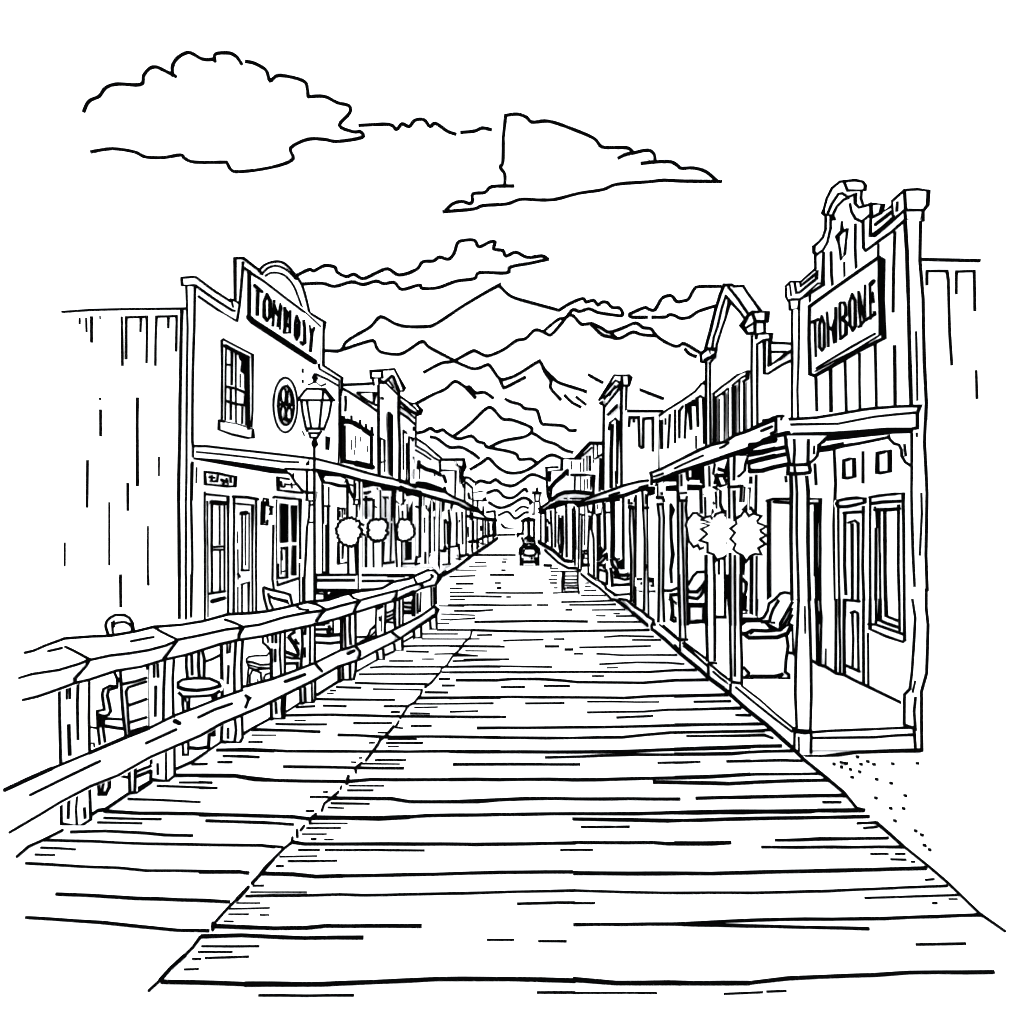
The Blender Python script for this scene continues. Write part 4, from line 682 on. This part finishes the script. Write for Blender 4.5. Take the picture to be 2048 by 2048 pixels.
topR = P('H', '728 462 760 450 830 425 1000 340 1200 240 1310 195 1450 160 1540 100 1650 65 1930 -65')+P('F', '130 210 260 155 320 155')
botR = P('H', '745 545 800 540 960 470 1000 455 1300 360 1500 290 1650 240 1800 175 1930 125')+P('F', '0 450 130 390 250 345 370 318')
m = MB(); m.fill(RF, topR+rev(botR), .03); m.inkp(RF, topR, 5.5); m.inkp(RF, botR, 8.5)
m.ink(RF, 'H', '728 462 740 500 740 575/5.5;960 420 1030 385 1235 295/4;765 498 850 468/4;1400 222 1440 205 1480 175/4;1800 55 1900 15/5;1900 75 1930 60/4')
m.ink(RF, 'F', '250 180 252 300 200 322/4.5;110 300 205 260/5;310 155 300 190/4'); m.obj('fascia', pr)
midR = [((a[0]+c[0])/2, (a[1]+c[1])/2) for a, c in zip(resamp(topR, 12), resamp(botR, 12))]
m = MB(); m.quadstrip([FX(2.12).hit(*p) for p in midR], [RW.hit(*p) for p in midR], (0, 0, .03)); m.obj('roof', pr)
m = MB(); RB = FX(2.3)
m.ink(RB, 'H', '1670 268 1800 255 1930 225/6.5;1680 358 1800 325 1930 295/7;1690 440 1800 440 1930 400/7;1680 360 1682 420 1720 440/4.5;1480 485 1360 490/7;1090 440 1095 540/4')
m.ink(RB, 'F', '0 530 120 510 220 480 345 455/7;0 605 80 585 200 555 360 520/7.5;0 688 120 685 250 645 370 620/8')
m.blk(RB, 'H', '870 585 990 575 990 642 870 642;1080 570 1240 575 1225 635 1080 635;760 560 870 510 1000 470 990 550 870 552 850 570 800 545;1095 430 1240 385 1245 580 1200 560 1205 505 1120 500 1120 440;1375 400 1440 420 1470 320 1485 480 1370 440;1090 500 1205 500 1205 535 1085 535;1500 290 1660 250 1660 300 1540 305 1480 315;1680 495 1718 495 1718 570 1675 570;1665 600 1705 600 1690 780 1700 820 1640 840 1600 820 1660 760')
m.ink(RB, 'H', '1750 485 1748 700 1745 860/5;1440 510 1480 570 1400 590/5;1240 605 1360 600/4;1250 670 1320 670/4;1640 600 1630 740/3;1380 520 1390 570 1370 590/4;1700 800 1740 860/5;1370 490 1470 490/6;1300 620 1340 760/3.5;1345 600 1400 640 1400 760 1430 830 1480 840/5;1360 650 1370 800/4;1320 690 1330 860/6;1480 600 1600 590/5')
m.obj('header_beam', pr)
m = MB(); m.ink(RB, 'H', '1670 300 1645 380 1640 440 1600 480 1545 525/4.5;1350 380 1340 450 1318 540/4;1370 480 1350 560/5'); m.obj('bracket', pr)
# deck
m = MB()
m.prism([Vector(p) for p in ((2.24, 8.1, .155), (3.44, 8.1, .155), (3.44, 24, .155), (2.24, 24, .155))], (0, 0, -.15))
m.ink(FY(8.02), 'G', '960 1105 1080 1095 1340 1085 1500 1078 1680 1070/5;970 1145 1200 1142 1400 1140 1540 1128 1680 1122/5;890 1278 1050 1275 1280 1245 1560 1235 1730 1232/7')
m.ink(FX(2.2), 'G', '0 500 35 550 170 660 240 725 330 790 390 840 500 940 640 1050 740 1140 830 1220 900 1290/7;65 480 150 540 225 595/4;60 500 140 565 215 628/4;250 630 320 690 388 740/4.5;270 680 320 725 378 765/4;470 780 600 880 700 970 830 1075/4;430 790 550 890 700 1010 820 1100/4')
m.ink(FX(2.2), 'H', '0 1430 60 1440 130 1500 220 1560 290 1620 350 1680 420 1700 500 1760 570 1830 640 1890 700 1940/5;430 1680 500 1690 580 1760 650 1800 700 1850 750 1880 770 1930/5.5;380 1640 430 1640 530 1632/5;130 1440 200 1490 290 1550 300 1580 390 1640/6;400 1700 480 1760 560 1810/4')
m.ink(FX(2.2), 'Q3', '1310 515 1390 580 1475 660/6.5;1300 515 1300 490 1312 450/5;1350 480 1420 540 1475 585/3.5;1375 485 1475 570/3.5;1500 600 1655 745/4;1510 595 1655 705/4;1180 400 1270 480/4.5;1200 370 1310 450/5')
m.obj('deck', pr)
def rpost(x0, x1, yt, yb, strokes, d=None, w=.07, blk='', poly=None):
    Y = d or RP.hit((x0+x1)/2, 1044).y
    m = MB(); m.fill(FY(Y), poly or [(x0, yt), (x1, yt), (x1, yb), (x0, yb)], w)
    for sy, dd in strokes: m.ink(FY(Y-.02), sy, dd)
    if blk: m.blk(FY(Y-.02), *blk)
    m.obj('post', pr)
rpost(1582, 1619, 872, 1508, [('F', '345 350 350 440 365 520 380 610/6.5;425 345 432 480 425 600/5;565 345 560 600/6;370 620 430 628 560 622 575 610/6;370 640 365 710 430 715 520 710 575 700 583 680 570 620/6;432 640 435 700/4;395 740 400 880 395 1300 405 1930/6.5;445 740 455 900 452 1230 470 1930/5;548 740 562 880 560 1350 575 1930/6.5;345 740 350 790/5'),
      ('G', '865 0 868 180 850 560 845 830 855 1070/5.5;940 0 945 250 955 600 958 850 952 1085/5;912 220 915 410/3.5;840 1090 838 1220/4.5;870 1140 872 1240/3.5;958 1100 955 1250/5;850 1100 910 1108 960 1100/6;835 1085 850 1085/9')], d=8.12, w=.02, poly=[(1573, 872), (1618, 872), (1620, 945), (1616, 950), (1618, 1200), (1623, 1300), (1622, 1508), (1592, 1508), (1588, 1455), (1593, 1450), (1592, 1300), (1597, 1230), (1597, 1199), (1583, 1199), (1581, 950), (1577, 945)], blk=('G', '835 1075 960 1085 962 1110 905 1118 835 1105'))
rpost(1457, 1484, 912, 1375, [('H', '1480 320 1485 560 1490 900/4.5;1540 310 1535 530/4.5;1610 590 1600 740/5;1480 600 1560 595 1620 590/5;1537 640 1542 910 1590 880/5;1497 1240 1497 1600 1500 1930/5.5;1545 1260 1548 1930/4.5;1602 1260 1608 1930/5.5'),
      ('G', '368 0 372 120 385 300 388 500 395 740/5;420 0 422 300 422 710/4;462 0 460 250 470 600 470 775/5;390 770 388 845/4.5')], blk=('G', '388 738 470 750 465 772 390 762'))
rpost(1411, 1431, 905, 1325, [('H', '1235 390 1245 600/4.5;1295 400 1300 590/3.5;1215 620 1220 850/6;1255 700 1260 890/3.5;1265 1260 1265 1600 1270 1930/6;1340 1270 1350 1600 1350 1930/5'),
      ('G', '222 0 220 330 228 600/5.5;278 0 280 600/5;232 625 235 720/4;')], blk=('G', '228 605 300 610 300 630 230 628'))
rpost(1356, 1376, 915, 1280, [('H', '990 480 992 800 1000 1600 1015 1930/5.5;1027 480 1028 585/4;1075 460 1085 530/4;1005 660 1080 655/4;1000 680 1005 730 1075 730 1082 690/5;1035 740 1035 1000 1050 1500 1060 1930/4.5;1080 730 1070 800 1085 930 1080 1300 1090 1930/5'),
      ('G', '28 0 35 440/5;62 0 65 250 75 440/4;35 470 35 550/4')], blk=('G', '30 440 98 445 95 465 35 470'))
rpost(1313, 1328, 945, 1248, [('H', '765 590 790 570/4;797 572 798 680/3;785 700 850 702 862 740/6;790 765 860 765/4.5;797 770 815 900 812 1400 805 1900/5;850 770 860 900 850 1600 862 1900/5;835 655 840 670/5')], blk=('H', '790 695 862 695 862 715 800 722'))
rpost(1286, 1297, 975, 1232, [('H', '650 640 655 790 672 1100 665 1790/5;683 670 685 760/3;715 630 700 700 705 1400 712 1830/4;655 800 715 800/5;680 1350 675 1400/5')], blk=('H', '700 620 775 610 780 670 720 690'))
rpost(1260, 1272, 990, 1212, [('H', '520 790 565 800/7;530 820 527 1000 542 1300 540 1700/5;560 820 575 1200 570 1720/4;588 680 590 900 585 1300 585 1740/4.5;575 700 572 740/3;545 750 550 760/4;520 720 520 760/5')])
# ---- far right porch
pr2 = T('covered_porch', 'far porch on the right running on towards the mountains', 'porch', (2.25, 24, 0))
t2 = P('H', '30 760 100 715 200 680 330 635 450 590 520 570 620 545 705 535'); b2 = P('H', '30 780 200 740 330 715 480 680 640 620 760 612')
m = MB(); m.fill(RF, t2+rev(b2), .04); m.inkp(RF, t2, 5.5); m.inkp(RF, b2, 7.5)
m.ink(RF, 'H', '330 682 425 652/4;620 602 700 582/4'); m.blk(RF, 'H', '650 620 775 610 780 670 725 690 700 650'); m.obj('fascia', pr2)
m = MB(); m.fill(FX(2.15), P('M2', '500 1815 590 1730 690 1670 915 1685 1000 1670 880 1735 800 1765 650 1750 600 1775'), .04)
m.ink(FX(2.1), 'M2', '590 1740 640 1700 690 1680 780 1675 910 1690/8;690 1727 705 1727/3;735 1727 845 1727/3;500 1818 540 1815 600 1775 650 1755 800 1757/6.5;500 1805 570 1755/5;860 1735 910 1715/3'); m.obj('fascia', pr2)
lst = [(455, 700, 1390, 14, '450 700 482 700 484 1395 435 1395 428 1320 455 1290 448 1200', '430 720 380 730/5'), (365, 720, 1240, 12, '', '350 720 358 1000 352 1300/6;378 730 380 1200 375 1270 400 1300 440 1290/4;305 845 350 845/4'),
       (280, 750, 1200, 16, '255 745 300 750 310 1200 230 1290 225 1200 245 1150 275 1200 268 850', '300 740 360 730/4'), (220, 860, 1290, 10, '', '218 870 220 1290/5;240 880 245 1180/3.5;205 870 260 855 270 800/5;185 750 190 860/4'),
       (175, 750, 1460, 10, '', '180 750 165 900 160 1000 180 1100 185 1460/5;130 880 160 885/4;135 830 170 860/4;215 770 218 810/3'), (130, 900, 1450, 9, '', '140 900 125 1180 130 1450/4.5;70 1360 140 1355/5;80 1240 135 1240/3;90 1210 125 1210/3'), (95, 790, 1160, 6, '', '95 790 92 1160/3;92 1210 88 1290/3;75 1250 75 1350/4;120 780 130 850/4'), (40, 790, 1290, 8, '', '40 790 35 1290/4;65 880 60 1400/4;0 870 8 1200/4;30 1330 32 1390/3;45 860 85 870/4')]
for x, y0, y1, wd, bk_, ik in lst:
    q = TS('H', [(x-wd, y0), (x+wd, y0), (x+wd, y1), (x-wd, y1)]); Y = RP.hit(q[0][0]+wd*.2, 1044).y
    m = MB(); m.fill(FY(Y), q, .06); m.ink(FY(Y-.03), 'H', ik)
    if bk_: m.blk(FY(Y-.04), 'H', bk_)
    m.obj('post', pr2)
for seg in ('1360 830 1360 1090/5;1350 755 1365 800 1400 790/8', '1405 790 1408 1110/5.5;1430 930 1433 1080/3;1425 860 1440 910/4', '1455 780 1465 980 1468 1150/5;1500 760 1500 1160/5;1505 790 1520 800/3', '1535 820 1528 1080 1545 1190/4;1550 850 1555 1180/3', '1570 830 1575 1080 1565 1240/5;1605 710 1610 1250/5.5', '1665 760 1668 1250/3.5;1690 800 1690 1320/4.5;1680 740 1690 790/5', '1730 750 1725 1240/4;1760 870 1750 1330/4;1785 820 1782 1110/3;1725 1250 1725 1330/3'):
    x = float(seg.split()[0]); yy = float(seg.split()[1])
    q = TS('N2', [(x-3, 830), (x+8, 830), (x+8, 1100), (x-3, 1100)]); Y = min(90, RP.hit(q[0][0], 1044).y)
    m = MB(); m.fill(FY(Y), q, .1); m.ink(FY(Y-.03), 'N2', seg); m.obj('post', pr2)
m = MB(); m.blk(FX(2.24), 'N2', '1660 700 1720 700 1720 740 1690 730;1440 740 1600 690 1590 730 1500 760 1400 780 1360 790 1350 760;1455 1150 1540 1200 1560 1240 1600 1270 1670 1270 1660 1280 1600 1280 1540 1240'); m.ink(FX(2.24), 'N2', '1770 1170 1820 1170/4;1775 1240 1810 1240 1825 1300/4;1770 1300 1820 1302/6;1765 1250 1765 1290/4;1785 1200 1815 1200/3'); m.obj('header_beam', pr2)
# ---- right row upstairs
bldg('storefront_building', 'stepped-parapet building squeezed between the peaked gable and the tall plank front', 1, '1050 760 1240 755 1240 870 1500 880 1500 2100 1350 2150 1060 2300', 'N3',
     '1055 890 1058 2200/5', '', [('parapet_trim', '1045 820 1050 765 1130 752 1240 757 1235 850/6;1060 890 1110 860 1140 840 1210 830/5;1145 860 1150 1270 1200 1270 1340 1180 1400 1145 1500 1100/5.5;1220 850 1218 1165 1350 1080 1450 1000 1500 980/6.5;1165 850 1165 1200/3;1240 872 1400 875 1500 885/6;1240 990 1430 990/5', '1400 1000 1490 970 1500 990 1420 1040 1290 1130')], surf=FX(3.46))
bldg('storefront_building', 'right-hand building with a steep peaked gable over a dark barred window', 1, '650 130 880 135 1190 470 1155 750 990 800 990 2300 400 2300 400 1130 340 1010 400 950 520 450', 'N3',
     '990 790 985 1200 990 2300/5;400 1130 400 2300/5;450 1130 450 1500 458 2300/5', '',
     [('gable_trim', '630 130 580 260 520 450 460 700 405 900 390 970 340 1010/7;630 130 730 125 760 145 880 140 940 240 1000 320 1100 460/6;690 160 740 220 820 320 900 440 950 510/5.5;655 270 600 440 550 660 500 800 480 940/5;690 310 700 360 650 560 600 700 540 890 530 960 510 1060 460 1120/5;655 270 720 350 840 480 910 580/5.5;400 950 520 958/6.5;330 1010 340 1120 370 1120 500 1030/6;380 1090 430 1060/4;445 980 455 1010/3;940 525 1000 475 1190 475 1180 600 1040 600/7;1000 490 1030 590 1030 740/6;940 525 860 650 930 755 1030 750/6.5;900 690 1010 620/4.5;1155 620 1155 750/6', ''),
      ('window', '498 1530 498 2300/5;495 1530 600 1440 700 1370 800 1290 935 1235 930 1340 880 1370/5;515 1580 600 1530 680 1460/4;740 1420 800 1370 860 1320 920 1290/4;572 1600 572 2300/3;690 1460 690 2300/3;830 1350 830 2300/4', '500 1590 540 1560 540 2300 495 2300;620 1530 655 1490 655 1850 640 2300 620 2300;720 1440 795 1410 785 1500 782 2300 725 2300;870 1370 905 1360 912 2300 868 2300;600 1530 655 1490 650 1520 610 1560')], surf=FX(3.47))
t3 = bldg('storefront_building', 'low right-hand plank building whose plain end wall faces the street', 1, '1415 1095 1600 970 1700 900 1780 830 1780 1350 1415 1510', 'M2',
     '1415 1100 1412 1300 1415 1510/5;1440 1125 1442 1340/6;1472 1110 1472 1155/4;1505 1080 1490 1335/5;1545 1045 1545 1295/5;1578 1260 1580 1050 1605 1015/5;1632 1000 1620 1260/5;1668 1190 1660 990 1688 970 1688 1010/6;1722 1170 1718 950 1740 935 1765 950 1770 1300/5.5;1708 1245 1708 1340/4', '1755 815 1790 810 1790 850 1760 850',
     [('roof', '1420 1090 1480 1045 1600 970 1700 900 1750 840 1780 830/5', '')], surf=FX(3.48), depth=.25)
m = MB(); m.fill(FY(24.2), P('M2', '1170 1045 1450 1050 1418 1095 1412 1520 1185 1612'), .2)
m.ink(FY(24.2), 'M2', '1180 1050 1450 1050/6;1190 1170 1195 1100 1265 1100 1270 1320 1285 1335 1300 1330 1302 1110 1375 1105 1375 1360/5.5;1228 1105 1228 1135/5'); m.obj('end_wall', t3)
bldg('storefront_building', 'narrow right-hand building like a tower with a slatted cap and an arched doorway', 1, '955 985 1075 775 1195 775 1190 1620 990 1670 990 1020', 'M2',
     '995 1020 992 1250 990 1660/6;1132 860 1128 1200 1132 1620/6;1170 860 1165 1060/5;1185 1170 1190 1300 1190 1610/5.5', '',
     [('gable_trim', '960 965 1020 870 1075 775 1190 775 1200 790 1190 855 1135 855/5.5;1135 780 1135 850 1090 910 1005 1015 985 1000/5;975 955 1020 890 1085 815 1120 832/5;1000 955 1060 890 1120 845/5;1040 930 1080 860/4', '952 985 990 965 998 1020 955 1000'), ('name_plate', '', '1010 1080 1090 995 1108 995 1105 1025 1030 1095'),
      ('door', '1035 1190 1045 1140 1085 1110 1102 1130 1098 1610/5.5;1060 1160 1052 1400 1052 1640/8;1085 1520 1090 1630/4', '')], surf=FX(3.49))
bldg('storefront_building', 'small far right-hand building with a sloped roof and a row of upright boards', 1, '780 1415 890 1298 995 1298 995 1670 780 1680', 'M2',
     '915 1310 915 1420/3;945 1315 947 1400/3;815 1450 815 1520/3;840 1420 840 1520/3;865 1400 865 1515/3;888 1400 888 1510/5;968 1420 962 1670/4.5;980 1420 978 1660/3;930 1420 980 1385/4;915 1430 915 1450/3', '',
     [('roof', '780 1415 830 1360 890 1298 990 1300/8;800 1418 850 1380 900 1335/4;740 1418 815 1418/5', ''), ('window', '745 1545 850 1545 915 1548 915 1680/5.5;772 1560 770 1650/4.5;815 1550 817 1680/3;845 1580 845 1660/3;868 1580 868 1650/3;893 1560 893 1660/3', '745 1545 790 1545 775 1570')], surf=FX(3.5))
bldg('storefront_building', 'farthest right-hand building with a stepped flat roof and a steep dark awning', 1, '550 1490 670 1420 790 1418 800 1680 690 1700 570 1745', 'M2',
     '552 1490 555 1600 560 1700 575 1745/5.5;745 1440 745 1500/3;570 1520 575 1590/3', '',
     [('roof', '545 1490 600 1485 640 1485/4.5;578 1590 575 1515 670 1507 672 1420 740 1418/5', ''), ('awning', '575 1655 620 1600 680 1550 712 1515/9;590 1650 578 1745/6;715 1505 718 1545/5', '')], surf=FX(3.51))
# ---- hanging plants on the right
plant('spiky hanging plant half hidden at the left of the three on the right porch', 'H', '1240 895 1195 870 1180 850 1140 850 1110 890 1085 920 1070 970 1080 1000 1090 1070 1100 1120 1145 1180 1185 1160 1205 1200 1255 1180 1290 1140 1300 1050 1290 950', 13.4, 1, 'hanging plants on the right porch', 5.5)
plant('large spiky hanging plant in the middle of the three on the right porch', 'H', '1220 915 1300 940 1225 950 1300 968 1215 1005 1280 1050 1205 1115 1280 1140 1280 1230 1340 1250 1370 1300 1440 1280 1480 1250 1500 1200 1540 1150 1460 1140 1540 1095 1470 1040 1500 1000 1550 955 1500 930 1450 950 1470 870 1440 890 1470 850 1420 840 1360 860 1330 915 1310 880 1260 890', 11.2, 1, 'hanging plants on the right porch', 5)
plant('largest spiky hanging plant, rightmost of the three beside the tall display window', 'H', '1550 910 1600 880 1640 820 1680 880 1720 855 1800 880 1750 940 1850 980 1780 1020 1850 1068 1785 1100 1840 1150 1770 1190 1800 1250 1740 1245 1690 1270 1655 1320 1620 1260 1560 1230 1530 1200 1550 1150 1500 1100 1545 1040 1500 1000 1560 955', 9.6, 1, 'hanging plants on the right porch', 5)
# ---- shop fronts between the right posts
sf = T('arcade_building', 'pale shop wall with narrow openings seen between the right porch posts', 'storefront', (3.3, 15, 0))
RS = FX(3.3)
m = MB(); m.ink(RS, 'H', '925 770 940 820 925 900 930 1100 945 1250 925 1400 932 1520/6;1390 1290 1390 1440/5;1445 1290 1450 1840/5;1480 1380 1478 1600/4;1350 1320 1380 1290 1440 1290/5;1365 1855 1480 1860/5'); m.obj('wall', sf)
m = MB(); m.ink(RS, 'H', '1705 1270 1700 1840/7;1755 1270 1752 1850/4.5;1640 1290 1690 1270/4'); m.blk(RS, 'H', '1600 1260 1650 1320 1640 1460 1610 1440;1605 1650 1650 1640 1650 1720 1605 1730'); m.ink(RS, 'H', '1605 1480 1655 1530 1650 1600 1625 1660/5;1610 1780 1655 1790/5;1615 1830 1655 1820/5'); m.obj('window', sf)
m = MB(); m.ink(RS, 'G', '470 20 500 50 500 100 485 160/5;468 150 490 150 490 230 475 240/6;480 240 505 250/5;475 275 500 275/5;470 470 490 490 485 640 520 690/7'); m.blk(RS, 'G', '465 140 495 140 495 200 465 210;465 470 495 490 490 640 465 650'); m.obj('window', sf)
m = MB(); m.ink(RS, 'G', '288 295 375 297/5.5;288 405 320 405 380 418/5'); m.ink(RS, 'H', '590 1610 660 1612/5.5;715 1610 800 1605/5;610 1705 665 1705/5;715 1700 795 1700/6;715 1785 790 1785/4.5;870 1600 930 1600 1000 1570/6;870 1700 930 1700/6'); m.obj('bench_ledge', sf)
# ---- armchairs and seats on the right porch
flat('armchair', 'large low armchair on castors just behind the nearest right porch post', 'armchair', 10.8,
     [('base', P('G', '475 440 785 430 790 560 775 650 800 700 800 735 740 725 545 720 530 740 490 720'), .5, 'G', '785 430 795 500 780 600 775 680 800 700 800 730 740 732/5.5;750 700 700 712 545 712/6.5;545 712 530 738 490 722 520 700/6;485 650 520 690/5;795 545 830 550 850 568/5;825 370 830 545/3.5;740 735 735 710 755 695/6', ''),
      ('seat', P('G', '470 310 600 305 740 380 790 410 720 440 520 445 475 410'), .5, 'G', '470 315 600 315/9;475 345 500 325/4;740 385 640 392 540 388 500 410 470 412/6;820 350 790 410 720 438 520 442 480 412/7;530 410 545 400/4;680 335 700 335/3.5;590 320 630 330/4', ''),
      ('backrest', P('G', '600 310 640 270 660 190 740 130 800 125 825 190 825 350 740 385 660 380'), .12, 'G', '820 130 770 122 740 130 700 170 660 200 650 250 625 295 600 308/5;728 180 690 240 672 290 665 325 610 330/5.5;825 190 780 270 740 340 740 380/5;825 235 800 290 770 340 745 380/4;828 280 790 350 750 385/3.5', '')])
flat('armchair', 'smaller armchair between the third and fourth near right porch posts', 'armchair', 13.9,
     [('base', P('H', '1095 1735 1255 1735 1255 1910 1100 1910'), .4, 'H', '1098 1740 1255 1740/9;1100 1760 1102 1910 1180 1905 1255 1895/6;1105 1910 1180 1895 1250 1900/7;1250 1760 1248 1890/8;1220 1750 1245 1750/3', ''),
      ('seat', P('H', '1090 1590 1190 1600 1260 1560 1260 1640 1190 1685 1095 1670'), .4, 'H', '1090 1590 1100 1610 1180 1612 1225 1560 1258 1510/6;1095 1665 1180 1680 1215 1650 1260 1560/6', ''),
      ('backrest', P('H', '1090 1530 1130 1470 1180 1415 1260 1415 1260 1520 1180 1600 1092 1600'), .1, 'H', '1095 1540 1140 1460 1180 1420 1258 1418/5.5', '')])
flat('armchair', 'curved easy chair beyond the near right porch posts', 'armchair', 21,
     [('seat', P('H', '345 1380 430 1450 530 1440 530 1550 360 1550'), .4, 'H', '345 1385 350 1430 360 1550 400 1545 430 1548 530 1540/6;380 1470 430 1480 480 1495 530 1485/4;375 1420 395 1450/5', ''),
      ('backrest', P('H', '345 1290 370 1330 430 1450 520 1440 430 1380 425 1310'), .1, 'H', '350 1300 360 1350 400 1400 420 1450 480 1450 515 1440/6.5;500 1435 515 1460/7;360 1290 400 1300 430 1380/6', '410 1320 445 1300 480 1300 482 1398 440 1398 425 1370')])
flat('armchair', 'small angular chair deepest in the right porch', 'armchair', 26,
     [('seat', P('H', '220 1350 310 1300 310 1540 220 1540'), .3, 'H', '235 1355 270 1355/5;230 1395 310 1420/4.5;300 1400 310 1430 310 1540/6;220 1330 218 1480/5;230 1390 225 1500 290 1530/4', '255 1360 300 1325 305 1400 270 1390'),
      ('backrest', P('H', '210 1310 310 1240 310 1290 230 1350'), .05, 'H', '215 1310 260 1270 310 1240/5;230 1345 270 1310 305 1270/5;310 1240 312 1310/4', '')])
flat('side_table', 'small curled-arm table behind the fourth near right porch post', 'table', 16.5,
     [('table_top', P('H', '915 1635 1000 1630 1000 1700 920 1700'), .2, 'H', '920 1690 925 1640 1000 1635/6.5;925 1655 945 1700 990 1730/4.5', ''), ('leg', P('H', '930 1700 1000 1700 1000 1890 930 1890'), .1, 'H', '930 1700 940 1800 930 1880 955 1895 1000 1890/6.5;945 1730 952 1850 990 1875/4', '')])
flat('side_table', 'low stool with a curled end between the fifth and sixth near right porch posts', 'table', 19,
     [('table_top', P('H', '595 1480 760 1480 760 1560 595 1560'), .2, 'H', '600 1488 660 1485/5;715 1482 755 1485 758 1555 735 1555/5;715 1510 740 1510/4;640 1530 645 1532/5', '')])
# ---- things standing in the street
flat('slatted_crate', 'slatted wooden crate standing on the boardwalk near the right edge', 'crate', 25.5,
     [('frame', P('N2', '1550 1365 1740 1365 1740 1600 1555 1575'), .12, 'N2', '1545 1365 1640 1368 1740 1365/3.0;1575 1370 1565 1460 1565 1560/3.6;1590 1380 1580 1540/3.0;1718 1370 1718 1480 1730 1600/3.6;1590 1562 1730 1562/3.0;1480 1570 1600 1572 1740 1565/2.5;1510 1600 1560 1605/3.0;1705 1605 1740 1590/2.5', ''),
      ('slat', None, 0, 'N2', '1590 1410 1715 1410/2.5;1590 1445 1715 1445/2.5;1590 1475 1625 1478 1715 1475/3.0;1590 1500 1680 1505 1715 1498/2.0;1615 1525 1710 1527/3.6;1590 1545 1600 1525/2.5', '')])
ct = T('old_car', 'small open-topped old car driving down the middle of the boardwalk street', 'car', (.2, 42, 0))
CS = FY(42)
m = MB(); m.fill(CS, P('N2', '1190 1115 1300 1110 1345 1160 1345 1290 1155 1290 1155 1180'), 1.6)
m.ink(CS, 'N2', '1190 1120 1165 1150 1160 1200/7;1300 1115 1340 1150 1345 1200/7;1190 1118 1240 1135 1310 1118/7;1210 1145 1300 1145 1315 1180 1300 1210/4.5;1195 1210 1250 1215 1300 1210/5;1200 1160 1190 1200 1215 1205/4;1195 1275 1300 1275/6.5;1250 1220 1255 1222/4;1270 1240 1275 1242/4;1300 1240 1330 1245/5'); m.obj('body', ct)
for a in ('1150 1180 1170 1175 1178 1230 1197 1240 1197 1300 1185 1325 1160 1325 1150 1305', '1300 1235 1325 1230 1330 1180 1350 1180 1353 1310 1340 1315 1330 1325 1310 1315 1300 1290'):
    m = MB(); m.blk(CS, 'N2', a); pt = P('N2', a); m.fill(FY(42.05), pt, .15, 1); m.obj('wheel', ct)
m = MB(); m.fill(FY(42.4), P('N2', '1185 1040 1240 1010 1300 1050 1305 1110 1190 1110'), .05)
m.ink(FY(42.3), 'N2', '1175 1040 1190 1075 1195 1110/5;1210 1105 1300 1105/5;1300 1060 1305 1110/4;1230 1070 1300 1075/4'); m.blk(FY(42.3), 'N2', '1195 1040 1240 1008 1260 1010 1300 1050 1290 1068 1250 1060 1200 1062'); m.obj('windscreen', ct)
wg = T('canopy_wagon', 'tall narrow wagon with a dark canopy standing beyond the old car', 'wagon', (1.7, 60, 0))
m = MB(); m.fill(FY(60), P('N2', '1160 870 1240 835 1320 855 1310 890 1170 895'), 1); m.blk(FY(59.9), 'N2', '1160 875 1200 845 1240 835 1245 790 1255 840 1322 855 1310 882 1200 885 1190 895 1165 892'); m.obj('canopy', wg)
for a in ('1190 890 1190 960 1180 1000/5.5', '1242 880 1245 1010/7', '1296 880 1294 960 1296 1060/5'):
    m = MB(); m.ink(FY(60), 'N2', a); h = FY(60).hit(*P('N2', a.split('/')[0])[0]); m.box((h.x-.03, 60.05, .3), (h.x+.03, 60.1, h.z)); m.obj('pole', wg)
m = MB(); m.blk(FY(60), 'N2', '1120 1005 1130 985 1200 990 1205 1015 1160 1020 1140 1045 1125 1040'); m.obj('bench_seat', wg)
